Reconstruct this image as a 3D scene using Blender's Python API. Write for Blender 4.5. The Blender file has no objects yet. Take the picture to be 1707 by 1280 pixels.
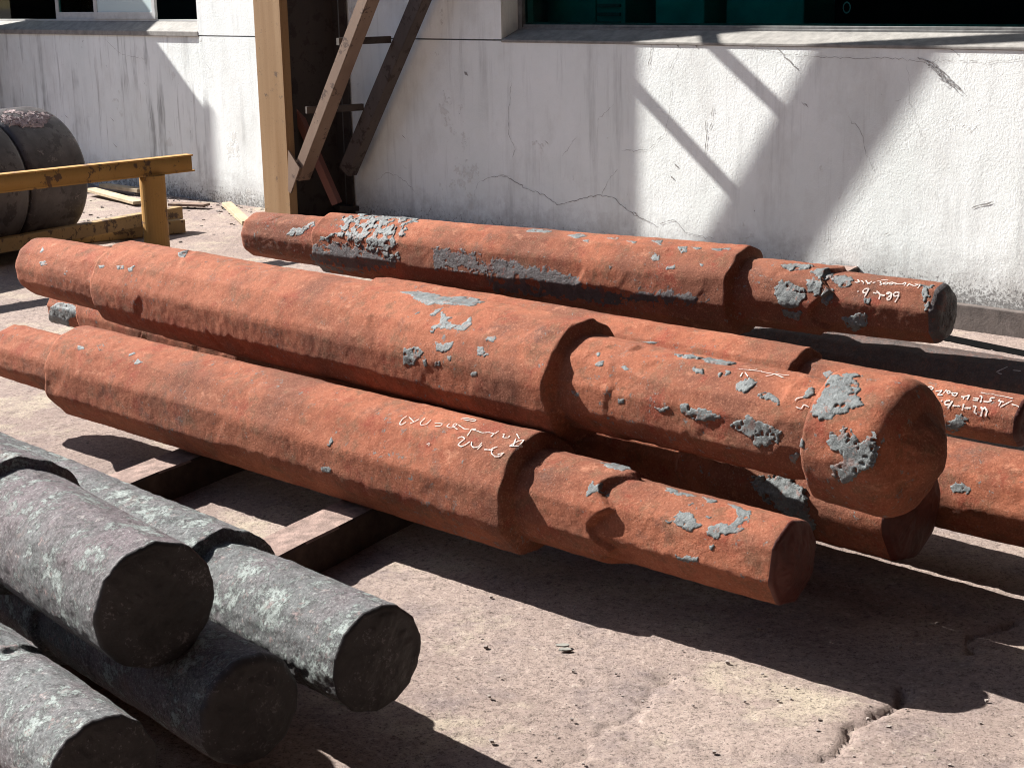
import bpy, math, random
import numpy as np
from mathutils import Vector, Matrix

sc = bpy.context.scene
# ------------------------------------------------------------------ camera
PHW, PHH, FPX = 1707.0, 1280.0, 2565.0
PITCH, ROLL, EYE = math.radians(14.5), math.radians(-1.0), 1.6
_rt = np.array([1., 0, 0]); FW = np.array([0, math.cos(PITCH), -math.sin(PITCH)])
_up = np.cross(_rt, FW)
CR = math.cos(ROLL) * _rt + math.sin(ROLL) * _up
CU = -math.sin(ROLL) * _rt + math.cos(ROLL) * _up
CAM = np.array([0., 0., EYE])
cd = bpy.data.cameras.new('camera'); cam = bpy.data.objects.new('camera', cd)
sc.collection.objects.link(cam); sc.camera = cam
cd.sensor_fit = 'HORIZONTAL'; cd.sensor_width = 36.0; cd.lens = 36.0 * FPX / PHW
cd.clip_start = 0.05; cd.clip_end = 500
M = Matrix((CR.tolist(), CU.tolist(), (-FW).tolist())).transposed().to_4x4()
M.translation = Vector(CAM); cam.matrix_world = M

# ------------------------------------------------------------------ light
SUN_AZ, SUN_EL = math.radians(-60), math.radians(38)
SUN = np.array([math.sin(SUN_AZ) * math.cos(SUN_EL), math.cos(SUN_AZ) * math.cos(SUN_EL), math.sin(SUN_EL)])
world = bpy.data.worlds.new("World"); sc.world = world; world.use_nodes = True
wn = world.node_tree; wn.nodes.clear()
wo = wn.nodes.new('ShaderNodeOutputWorld'); wb = wn.nodes.new('ShaderNodeBackground')
sky = wn.nodes.new('ShaderNodeTexSky'); sky.sky_type = 'NISHITA'; sky.sun_disc = False
sky.sun_elevation = SUN_EL; sky.sun_rotation = SUN_AZ % (2 * math.pi)
wb.inputs['Strength'].default_value = 0.062
wn.links.new(sky.outputs[0], wb.inputs[0]); wn.links.new(wb.outputs[0], wo.inputs[0])
sl = bpy.data.lights.new('sun', 'SUN'); sl.energy = 5.0; sl.angle = math.radians(0.53); sl.color = (1.0, 0.965, 0.92)
so = bpy.data.objects.new('sun', sl); sc.collection.objects.link(so)
so.rotation_euler = Vector(SUN).to_track_quat('Z', 'Y').to_euler(); so.location = (-8, 5, 9)
sc.view_settings.view_transform = 'Standard'; sc.view_settings.look = 'None'
sc.view_settings.exposure = 1.68; sc.view_settings.gamma = 1.0; sc.view_settings.use_curve_mapping = False
sc.cycles.max_bounces = 6; sc.cycles.filter_width = 1.05

# ------------------------------------------------------------------ helpers
rng = np.random.default_rng(5)
COL = sc.collection

def ray(px, py):
    d = (px - 853.5) / FPX * CR - (py - 640.) / FPX * CU + FW
    return d / np.linalg.norm(d)

def atz(px, py, z=0.0):
    d = ray(px, py); return CAM + d * (z - EYE) / d[2]

def vnoise(p, seed=0):
    """smooth value noise, p (...,3) -> 0..1"""
    p = np.asarray(p, float); i = np.floor(p).astype(np.int64); f = p - i; f = f * f * (3 - 2 * f)
    def h(a, b, c):
        n = (a * 374761393 + b * 668265263 + c * 2147483647 + seed * 1274126177) & 0xffffffff
        n = ((n ^ (n >> 13)) * 1274126177) & 0xffffffff
        n = ((n ^ (n >> 16)) * 2246822519) & 0xffffffff
        return ((n ^ (n >> 15)) & 0xffffff) / float(0xffffff)
    x, y, z = i[..., 0], i[..., 1], i[..., 2]; r = 0
    for dx in (0, 1):
        wx = f[..., 0] if dx else 1 - f[..., 0]
        for dy in (0, 1):
            wy = f[..., 1] if dy else 1 - f[..., 1]
            for dz in (0, 1):
                wz = f[..., 2] if dz else 1 - f[..., 2]
                r = r + wx * wy * wz * h(x + dx, y + dy, z + dz)
    return r

def fbm(p, seed=0, oct=4):
    r = 0; a = .5; t = 0; p = np.asarray(p, float)
    for o in range(oct):
        r = r + a * vnoise(p * 2 ** o, seed + o * 17); t += a; a *= .55
    return r / t

def sstep(a, b, x):
    t = np.clip((x - a) / (b - a), 0, 1); return t * t * (3 - 2 * t)

def link(name, me, mats, parent=None, smooth=False):
    o = bpy.data.objects.new(name, me)
    for m in (mats if isinstance(mats, (list, tuple)) else [mats]): me.materials.append(m)
    if smooth: me.polygons.foreach_set('use_smooth', np.ones(len(me.polygons), bool))
    COL.objects.link(o)
    if parent: o.parent = parent
    return o

def mesh_np(name, v, quads, mats, parent=None, smooth=True, midx=None):
    me = bpy.data.meshes.new(name); v = np.asarray(v, np.float32); q = np.asarray(quads, np.int32)
    n = q.shape[1]
    me.vertices.add(len(v)); me.vertices.foreach_set('co', v.ravel())
    me.loops.add(q.size); me.loops.foreach_set('vertex_index', q.ravel())
    me.polygons.add(len(q)); me.polygons.foreach_set('loop_start', np.arange(0, q.size, n, dtype=np.int32))
    me.polygons.foreach_set('loop_total', np.full(len(q), n, np.int32))
    me.update(calc_edges=True); me.validate()
    o = link(name, me, mats, parent, smooth)
    if midx is not None: me.polygons.foreach_set('material_index', np.asarray(midx, np.int32))
    return o

class MB:
    def __init__(s): s.v = []; s.f = []
    def hexa(s, p):
        b = len(s.v); s.v += [tuple(map(float, q)) for q in p]
        s.f += [tuple(b + i for i in q) for q in ((0, 3, 2, 1), (4, 5, 6, 7), (0, 1, 5, 4), (1, 2, 6, 5), (2, 3, 7, 6), (3, 0, 4, 7))]
        return s
    def box(s, x0, x1, y0, y1, z0, z1):
        return s.hexa([(x0, y0, z0), (x1, y0, z0), (x1, y1, z0), (x0, y1, z0), (x0, y0, z1), (x1, y0, z1), (x1, y1, z1), (x0, y1, z1)])
    def beam(s, a, b, w, h, up=(0, 0, 1), ow=0, oh=0):
        a = np.array(a, float); b = np.array(b, float); u = (b - a) / np.linalg.norm(b - a)
        sd = np.cross(u, np.array(up, float)); sd /= np.linalg.norm(sd); tp = np.cross(sd, u)
        c = lambda p, i, j: p + sd * (ow + i * w / 2) + tp * (oh + j * h / 2)
        return s.hexa([c(a, -1, -1), c(a, 1, -1), c(b, 1, -1), c(b, -1, -1), c(a, -1, 1), c(a, 1, 1), c(b, 1, 1), c(b, -1, 1)])
    def prism(s, poly, y0, y1):           # polygon in x,z extruded along y
        b = len(s.v); n = len(poly)
        s.v += [(p[0], y0, p[1]) for p in poly] + [(p[0], y1, p[1]) for p in poly]
        s.f += [tuple(range(b, b + n)), tuple(range(b + 2 * n - 1, b + n - 1, -1))]
        s.f += [(b + i, b + n + i, b + n + (i + 1) % n, b + (i + 1) % n) for i in range(n)]
        return s
    def tube(s, a, b, r, n=20, r2=None, caps=True):
        a = np.array(a, float); b = np.array(b, float); u = (b - a) / np.linalg.norm(b - a)
        t = np.array([0, 0, 1.]) if abs(u[2]) < .9 else np.array([1., 0, 0])
        e = np.cross(u, t); e /= np.linalg.norm(e); g = np.cross(u, e); k = len(s.v); r2 = r2 or r
        for p, q in ((a, r), (b, r2)):
            for i in range(n):
                w = 2 * math.pi * i / n; s.v.append(tuple(p + e * q * math.cos(w) + g * q * math.sin(w)))
        for i in range(n): s.f.append((k + i, k + (i + 1) % n, k + n + (i + 1) % n, k + n + i))
        if caps: s.f += [tuple(range(k + n - 1, k - 1, -1)), tuple(range(k + n, k + 2 * n))]
        return s
    def build(s, name, mat, parent=None, bevel=0, smooth=False):
        me = bpy.data.meshes.new(name); me.from_pydata(s.v, [], s.f); me.update()
        o = link(name, me, mat, parent, smooth)
        if bevel:
            m = o.modifiers.new('bevel', 'BEVEL'); m.width = bevel; m.segments = 2; m.limit_method = 'ANGLE'
        return o

def empty(name, loc=(0, 0, 0), rz=0):
    o = bpy.data.objects.new(name, None); o.empty_display_size = .1; COL.objects.link(o)
    o.location = loc; o.rotation_euler = (0, 0, rz); return o

def tag(o, label=None, cat=None, group=None, kind=None):
    if label: o['label'] = label
    if cat: o['category'] = cat
    if group: o['group'] = group
    if kind: o['kind'] = kind
    return o

# ------------------------------------------------------------------ materials
class NT:
    def __init__(s, name, rough=.8, metal=0.0, spec=.3):
        s.m = bpy.data.materials.new(name); s.m.use_nodes = True; s.t = s.m.node_tree
        s.b = s.t.nodes['Principled BSDF']; s.b.inputs['Roughness'].default_value = rough
        s.b.inputs['Metallic'].default_value = metal; s.b.inputs['Specular IOR Level'].default_value = spec
        s.tc = s.t.nodes.new('ShaderNodeTexCoord').outputs['Object']; s.h = None
    def n(s, t, **k):
        o = s.t.nodes.new(t)
        for a, b in k.items(): setattr(o, a, b)
        return o
    def L(s, a, b): s.t.links.new(a, b)
    def mapped(s, sc=(1, 1, 1), rot=(0, 0, 0), loc=(0, 0, 0)):
        m = s.n('ShaderNodeMapping'); m.inputs['Scale'].default_value = sc; m.inputs['Rotation'].default_value = rot
        m.inputs['Location'].default_value = loc; s.L(s.tc, m.inputs[0]); return m.outputs[0]
    def noise(s, scale, detail=4, rough=.6, vec=None, dist=0):
        o = s.n('ShaderNodeTexNoise'); o.inputs['Scale'].default_value = scale; o.inputs['Detail'].default_value = detail
        o.inputs['Roughness'].default_value = rough; o.inputs['Distortion'].default_value = dist
        s.L(vec if vec is not None else s.tc, o.inputs['Vector']); return o.outputs['Fac']
    def vor(s, scale, vec=None, feature='F1', out='Distance', rand=1):
        o = s.n('ShaderNodeTexVoronoi', feature=feature); o.inputs['Scale'].default_value = scale
        o.inputs['Randomness'].default_value = rand
        s.L(vec if vec is not None else s.tc, o.inputs['Vector']); return o.outputs[out]
    def ramp(s, fac, stops):
        o = s.n('ShaderNodeValToRGB'); e = o.color_ramp.elements
        while len(e) > 1: e.remove(e[0])
        for i, (p, c) in enumerate(stops):
            c = c if isinstance(c, (tuple, list)) else (c, c, c)
            if i == 0: e[0].position = p; e[0].color = (*c, 1)
            else: q = e.new(p); q.color = (*c, 1)
        s.L(fac, o.inputs[0]); return o.outputs[0]
    def mix(s, fac, a, b, mode='MIX'):
        o = s.n('ShaderNodeMix', data_type='RGBA', blend_type=mode)
        for v, i in ((fac, 0), (a, 6), (b, 7)):
            if isinstance(v, (int, float)): o.inputs[i].default_value = v
            elif isinstance(v, tuple): o.inputs[i].default_value = (*v, 1)
            else: s.L(v, o.inputs[i])
        return o.outputs[2]
    def math(s, op, a, b=None, c=None):
        o = s.n('ShaderNodeMath', operation=op)
        for i, v in enumerate((a, b, c)):
            if v is None: continue
            if isinstance(v, (int, float)): o.inputs[i].default_value = v
            else: s.L(v, o.inputs[i])
        return o.outputs[0]
    def color(s, c):
        if isinstance(c, tuple): s.b.inputs['Base Color'].default_value = (*c, 1)
        else: s.L(c, s.b.inputs['Base Color'])
        return s
    def bump(s, h, dist=.002, strength=1.0):
        o = s.n('ShaderNodeBump'); o.inputs['Distance'].default_value = dist; o.inputs['Strength'].default_value = strength
        s.L(h, o.inputs['Height'])
        if s.h is not None: s.L(s.h, o.inputs['Normal'])
        s.h = o.outputs[0]; s.L(s.h, s.b.inputs['Normal']); return s

def mat_red(name='red_oxide_steel', dark=.5):
    k = NT(name, .9, 0, .15)
    a = k.noise(4.5, 6, .65); b = k.noise(30, 5, .75); c = k.noise(170, 4, .8); d = k.noise(2.3, 5, .6, k.mapped(loc=(3, 7, 1)))
    base = k.mix(k.ramp(a, [(.38, 0), (.62, 1)]), (.170, .052, .027), (.250, .090, .050))
    base = k.mix(k.ramp(b, [(.42, 0), (.62, .5)]), base, (.29, .100, .054))
    base = k.mix(k.ramp(d, [(dark, 0), (dark + .13, .75)]), base, (.105, .042, .027))
    base = k.mix(k.ramp(k.noise(7, 7, .75, k.mapped(loc=(1, 7, 3))), [(.54, 0), (.64, .65)]), base, (.175, .034, .020))
    base = k.mix(k.ramp(k.noise(5, 7, .75, k.mapped(loc=(4, 2, 8))), [(.57, 0), (.68, .7)]), base, (.085, .050, .040))
    base = k.mix(k.ramp(k.noise(13, 7, .8, k.mapped(loc=(7, 7, 2))), [(.52, 0), (.62, .7)]), base, (.120, .062, .036))
    base = k.mix(k.ramp(k.noise(21, 7, .8, k.mapped((.5, .5, 1), loc=(3, 5, 2))), [(.57, 0), (.66, .6)]), base, (.34, .155, .095))
    base = k.mix(k.ramp(c, [(.54, 0), (.68, .5)]), base, (.42, .20, .13))
    base = k.mix(k.ramp(c, [(.33, .55), (.44, 0)]), base, (.07, .022, .013))
    cl = k.ramp(k.noise(3.1, 4, .6, k.mapped(loc=(6, 1, 9))), [(.46, 0), (.62, 1)])
    fl = k.math('ADD', k.noise(40, 7, .8, k.mapped(loc=(9, 2, 4))), k.math('MULTIPLY', cl, .055))
    flm = k.ramp(fl, [(.652, 0), (.660, 1)])
    base = k.mix(k.ramp(fl, [(.634, 0), (.646, .7), (.6521, 0)]), base, (.36, .20, .14))
    base = k.mix(flm, base, k.mix(c, (.08, .09, .09), (.22, .235, .235)))
    k.color(base)
    k.bump(k.noise(11, 4, .6), .006, .15)
    k.bump(b, .004, .4)
    k.bump(k.noise(110, 5, .8), .0045, .7)
    k.bump(c, .0018, .8)
    k.bump(flm, .0022, .9)
    return k.m

def mat_scale(name='grey_mill_scale', tint=(.115, .130, .130), lo=(.05, .056, .058), hi=(.19, .205, .205), rust=(.15, .06, .04)):
    k = NT(name, .62, 0.0, .45)
    a = k.noise(30, 6, .7); c = k.noise(150, 4, .75)
    base = k.mix(k.ramp(a, [(.35, 0), (.62, 1)]), lo, tint)
    base = k.mix(k.ramp(c, [(.52, 0), (.66, .7)]), base, hi)
    base = k.mix(k.ramp(k.noise(18, 3, .6, k.mapped(loc=(4, 4, 4))), [(.60, 0), (.66, .5)]), base, rust)
    v = k.noise(70, 6, .8, k.mapped(loc=(3, 9, 1)))
    base = k.mix(k.ramp(v, [(.36, .8), (.46, 0)]), base, (.04, .042, .042))
    base = k.mix(k.ramp(k.noise(38, 7, .8, k.mapped(loc=(8, 8, 1))), [(.585, 0), (.60, .9)]), base, rust)
    k.color(base)
    k.bump(k.noise(45, 6, .8), .005, .9); k.bump(v, .004, .9); k.bump(c, .002, .9)
    return k.m

def mat_grey_log(name='grey_scaled_steel', mint=.5, lift=1.0):
    k = NT(name, .75, 0, .35)
    g = lambda *c: tuple(x * lift for x in c)
    c = k.noise(160, 4, .8); m = k.noise(55, 6, .82); big = k.noise(3.6, 6, .7, k.mapped(loc=(5, 1, 2)))
    base = k.mix(k.ramp(big, [(mint - .1, 1), (mint + .1, 0)]), g(.092, .100, .100), g(.115, .088, .096))
    base = k.mix(k.ramp(m, [(.40, .55), (.60, 0)]), base, g(.055, .050, .052))
    fa = k.noise(11, 12, .82); flm = k.ramp(fa, [(.530, 0), (.538, 1)])
    base = k.mix(k.math('MULTIPLY', flm, k.ramp(m, [(.40, .1), (.50, 1)])), base, g(.205, .235, .222))
    fb = k.noise(30, 12, .82, k.mapped(loc=(2, 8, 5))); flb = k.ramp(fb, [(.575, 0), (.582, 1)])
    base = k.mix(flb, base, k.mix(k.ramp(big, [(.45, 0), (.55, 1)]), g(.23, .22, .215), g(.20, .15, .145)))
    fc = k.noise(13, 12, .84, k.mapped(loc=(6, 3, 7))); flc = k.ramp(fc, [(.40, 1), (.412, 0)])
    base = k.mix(k.math('MULTIPLY', flc, .7), base, g(.060, .045, .050))
    cr = k.noise(12, 10, .75, k.mapped(loc=(7, 3, 9))); ab = k.math('ABSOLUTE', k.math('SUBTRACT', cr, .5))
    crack = k.math('MULTIPLY', k.ramp(ab, [(.0, 1), (.007, 0)]), k.ramp(k.noise(5, 2, .5), [(.45, 0), (.6, 1)]))
    base = k.mix(crack, base, (.012, .010, .011))
    base = k.mix(k.ramp(c, [(.37, .85), (.46, 0)]), base, (.022, .020, .021))
    base = k.mix(k.ramp(c, [(.56, 0), (.66, .6)]), base, g(.34, .35, .34))
    base = k.mix(k.ramp(k.noise(7, 6, .7, k.mapped(loc=(1, 5, 8))), [(.60, 0), (.70, .5)]), base, g(.16, .095, .07))
    k.color(base)
    k.bump(k.noise(10, 5, .65), .012, .5); k.bump(fa, .012, .6)
    k.bump(flm, .0030, .9); k.bump(flb, .0035, .9); k.bump(flc, .003, .8)
    k.bump(k.ramp(ab, [(.0, 0), (.015, 1)]), .004, .6)
    k.bump(m, .006, .9); k.bump(c, .0030, 1.0)
    return k.m

def mat_end(name, a=(.012, .010, .010), b=(.024, .021, .022), c2=(.12, .11, .115)):
    k = NT(name, .6, 0, .4)
    m = k.noise(9, 6, .7); c = k.noise(120, 3, .7)
    base = k.mix(k.ramp(m, [(.4, 0), (.6, 1)]), a, b)
    base = k.mix(k.ramp(k.math('MULTIPLY', c, m), [(.32, 0), (.37, .6)]), base, c2)
    k.color(base); k.bump(m, .006, .6); k.bump(c, .0015, .8); return k.m

def mat_ground():
    k = NT('dusty_concrete', .95, 0, .1)
    big = k.noise(.9, 5, .6); md = k.noise(4.5, 6, .7, k.mapped(loc=(3, 1, 0))); fn = k.noise(48, 7, .82); gr = k.noise(150, 4, .8)
    base = k.mix(k.ramp(big, [(.40, 0), (.60, 1)]), (0.2497, 0.1926, 0.1686), (0.3227, 0.2548, 0.2196))
    base = k.mix(k.ramp(md, [(.50, 0), (.66, .7)]), base, (0.1827, 0.1465, 0.1425))
    base = k.mix(k.ramp(k.noise(2.4, 7, .7, k.mapped(loc=(8, 2, 0))), [(.53, 0), (.64, .7)]), base, (0.4079, 0.3541, 0.267))
    base = k.mix(k.ramp(k.noise(11, 6, .75, k.mapped(loc=(1, 9, 0))), [(.53, 0), (.66, .55)]), base, (0.201, 0.1616, 0.1364))
    base = k.mix(k.ramp(fn, [(.35, .85), (.46, 0)]), base, (0.07307, 0.05592, 0.04984))
    base = k.mix(k.ramp(fn, [(.54, 0), (.66, .75)]), base, (0.4385, 0.3727, 0.3204))
    base = k.mix(k.ramp(gr, [(.34, .8), (.45, 0)]), base, (0.06089, 0.04971, 0.04509))
    base = k.mix(k.ramp(k.noise(95, 5, .85, k.mapped(loc=(5, 5, 1))), [(.36, .9), (.45, 0)]), base, (0.0665, 0.0507, 0.04608))
    k.color(base)
    k.bump(k.noise(14, 5, .7), .008, .5); k.bump(fn, .009, .85); k.bump(gr, .003, .9)
    return k.m

def mat_wall(name='white_stucco', dirt=1.0):
    k = NT(name, .92, 0, .15)
    big = k.noise(1.3, 6, .65); sm = k.noise(62, 4, .7); st = k.noise(9, 5, .65, k.mapped((1, 1, .09), loc=(2, 0, 0)))
    base = k.mix(k.ramp(big, [(.38, 0), (.62, 1)]), (.69, .725, .705), (.765, .79, .775))
    base = k.mix(k.ramp(k.noise(3.4, 6, .7, k.mapped((1, 1, .5), loc=(9, 1, 2))), [(.50, 0), (.68, .5)]), base, (.55, .555, .53))
    base = k.mix(k.math('MULTIPLY', k.ramp(st, [(.53, 0), (.68, .5 * dirt)]), k.ramp(k.noise(1.6, 4, .6, k.mapped(loc=(4, 4, 0))), [(.42, .1), (.60, 1)])), base, (.36, .37, .36))
    base = k.mix(k.ramp(k.noise(24, 4, .7, k.mapped((1, 1, .06), loc=(5, 0, 0))), [(.58, 0), (.72, .3 * dirt)]), base, (.42, .42, .41))
    sep = k.n('ShaderNodeSeparateXYZ'); k.L(k.tc, sep.inputs[0])
    low = k.math('MULTIPLY', k.ramp(sep.outputs[2], [(0, 1), (.50, 0)]), k.noise(8, 7, .78))
    base = k.mix(k.ramp(low, [(.22, 0), (.55, .8)]), base, (.27, .255, .24))
    base = k.mix(k.ramp(k.math('MULTIPLY', k.ramp(sep.outputs[2], [(0, 1), (.6, 0)]), k.noise(45, 6, .8)), [(.44, 0), (.50, .8)]), base, (.13, .125, .12))
    sp = k.noise(19, 6, .8, k.mapped((1, 1, .7), loc=(4, 0, 3)))
    base = k.mix(k.ramp(sp, [(.672, 0), (.69, .75)]), base, (.18, .175, .165))
    pl = k.noise(1.9, 7, .75, k.mapped(loc=(2, 6, 1)), .2)
    plm = k.ramp(pl, [(.615, 0), (.625, 1)])
    base = k.mix(k.math('MULTIPLY', plm, .35), base, (.52, .50, .46))
    k.color(base)
    k.bump(k.noise(5, 4, .6), .010, .25)
    k.bump(k.math('MULTIPLY', sm, k.ramp(k.noise(2.2, 3, .6, k.mapped(loc=(3, 3, 3))), [(.35, .35), (.6, 1)])), .0045, .45); k.bump(k.noise(85, 4, .75, k.mapped((1, 1, .6))), .003, .55)
    k.bump(plm, .0025, .8)
    k.bump(k.ramp(sp, [(.672, 1), (.69, 0)]), .002, .8)
    return k.m

def mat_paint(name, c, c2, rust=(.16, .075, .035), lvl=.6, rough=.65, sc=9, metal=0, vs=.25, vf=3):
    k = NT(name, rough, metal, .4)
    a = k.noise(sc, 6, .7); b = k.noise(vf, 4, .6, k.mapped((1, 1, vs))); c_ = k.noise(90, 4, .7)
    base = k.mix(k.ramp(b, [(.35, 0), (.65, 1)]), c, c2)
    base = k.mix(k.ramp(a, [(lvl, 0), (lvl + .04, .9)]), base, rust)
    base = k.mix(k.ramp(c_, [(.28, .5), (.42, 0)]), base, tuple(x * .45 for x in c))
    k.color(base); k.bump(a, .002, .5); k.bump(c_, .0008, .6); return k.m

def mat_plain(name, c, rough=.8, metal=0, var=.25, sc=20, bump=.001):
    k = NT(name, rough, metal, .35)
    a = k.noise(sc, 5, .65)
    k.color(k.mix(k.ramp(a, [(.3, 0), (.7, 1)]), tuple(x * (1 - var) for x in c), tuple(min(1, x * (1 + var)) for x in c)))
    k.bump(k.noise(sc * 4, 4, .7), bump, .7); return k.m

def mat_glass(name, tint=(.10, .34, .33)):
    m = bpy.data.materials.new(name); m.use_nodes = True; t = m.node_tree; t.nodes.clear()
    o = t.nodes.new('ShaderNodeOutputMaterial'); mx = t.nodes.new('ShaderNodeMixShader')
    tr = t.nodes.new('ShaderNodeBsdfTransparent'); gl = t.nodes.new('ShaderNodeBsdfGlossy')
    fr = t.nodes.new('ShaderNodeFresnel'); fr.inputs[0].default_value = 1.22
    tr.inputs[0].default_value = (*tint, 1); gl.inputs['Roughness'].default_value = .03; gl.inputs['Color'].default_value = (.8, .9, .9, 1)
    t.links.new(fr.outputs[0], mx.inputs[0]); t.links.new(tr.outputs[0], mx.inputs[1]); t.links.new(gl.outputs[0], mx.inputs[2])
    t.links.new(mx.outputs[0], o.inputs[0]); return m

RED = mat_red(); RED_D = mat_red('red_oxide_steel_worn', .44)
SCALE = mat_scale(); DARKSC = mat_scale('black_mill_scale', (.052, .042, .045), (.026, .021, .023), (.09, .08, .08), (.12, .03, .02))
GLOG = mat_grey_log('purple_grey_scaled_steel', .54, 1.22); GLOG2 = mat_grey_log('green_grey_scaled_steel', .44, 1.32); GLOG3 = mat_grey_log('pale_grey_scaled_steel', .44, 1.5); END = mat_end('burnt_cut_end')
SHADEBLK = mat_scale('shade_black_red_scale', (.060, .030, .022), (.022, .014, .012), (.12, .07, .05), (.11, .04, .024)); REDEND = mat_end('shade_dark_red_end', (.042, .008, .005), (.068, .014, .009), (.07, .03, .024))  # near-black colours carry the shade of shaft J and the red end faces
k = NT('chalk', .95, 0, .1); k.color((.42, .36, .33)); CHALK = k.m

# ------------------------------------------------------------------ ground
WA = np.array([-2.379, 12.113, 0.]); WDIR = np.array([.7318, -.6815, 0.]); WN = np.array([-.6815, -.7318, 0.])
def axis_grid(lo, hi, step, far):
    c = list(np.arange(lo, hi + 1e-6, step)); a = lo; b = hi; d = step
    L_, R_ = [], []
    while a > -far: d *= 1.25; a -= d; L_.append(a)
    d = step
    while b < far: d *= 1.25; b += d; R_.append(b)
    return np.array(L_[::-1] + c + R_)
xs = axis_grid(-2.6, 2.6, .011, 150); ys = axis_grid(2.2, 8.2, .011, 150)
X, Y = np.meshgrid(xs, ys, indexing='ij'); P3 = np.stack([X, Y, X * 0], -1)
Z = (fbm(P3 * 1.3, 3, 3) - .5) * .02 + (fbm(P3 * 30, 9, 3) - .5) * .006
near = (abs(X) < 6) & (Y < 15) & (Y > 0); Z = np.where(near, Z, 0)
def seg_dist(poly, off=0):
    d = np.full(X.shape, 9.)
    wob = (fbm(P3 * 9, 21, 4) - .5) * .10 + (fbm(P3 * 40, 25, 2) - .5) * .03
    for (a, b) in zip(poly[:-1], poly[1:]):
        a = a[:2]; b = b[:2]; v = b - a; t = np.clip(((X - a[0]) * v[0] + (Y - a[1]) * v[1]) / (v @ v), 0, 1)
        nx, ny = -v[1], v[0]; ln = math.hypot(nx, ny)
        d = np.minimum(d, np.hypot(X - a[0] - t * v[0] + wob * nx / ln, Y - a[1] - t * v[1] + wob * ny / ln))
    return d
crk = seg_dist([atz(*q) for q in ((1690, 1030), (1620, 1060), (1520, 1140), (1460, 1185), (1410, 1225), (1370, 1265), (1330, 1300))])
cw = vnoise(P3 * 12, 77)
Z -= .014 * np.exp(-(crk / (.005 + .010 * cw * cw)) ** 2) * sstep(.3, .7, cw) * 1.3
Z -= .004 * np.exp(-(crk / .05) ** 2) * cw
crk2 = seg_dist([atz(*q) for q in ((1115, 1130), (1070, 1160), (1055, 1190), (1020, 1210), (985, 1225), (950, 1262), (915, 1290))])
Z -= .007 * np.exp(-(crk2 / .008) ** 2)
pit = atz(1112, 1128); Z -= .012 * np.exp(-(np.hypot(X - pit[0], Y - pit[1]) / .03) ** 2)
# lower strip of concrete at the wall foot on the right, and its dark line
off = (X - WA[0]) * WN[0] + (Y - WA[1]) * WN[1]; along = (X - WA[0]) * WDIR[0] + (Y - WA[1]) * WDIR[1]
dip = sstep(1.15, .95, off) * sstep(4.6, 5.4, along)
Z -= .14 * dip
s0 = atz(1575, 563, -.14); s1 = atz(1707, 590, -.14); v = (s1 - s0)[:2]; v /= np.linalg.norm(v)
ds = abs(-(X - s0[0]) * v[1] + (Y - s0[1]) * v[0]); pass
Z += (vnoise(P3 * 60, 31) > .93) * .004 * near
nx, ny = X.shape; idx = np.arange(nx * ny).reshape(nx, ny)
q = np.stack([idx[:-1, :-1], idx[1:, :-1], idx[1:, 1:], idx[:-1, 1:]], -1).reshape(-1, 4)
GROUND = mat_ground()
g = mesh_np('ground', np.stack([X, Y, Z], -1).reshape(-1, 3), q, GROUND); tag(g, kind='structure')

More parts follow.
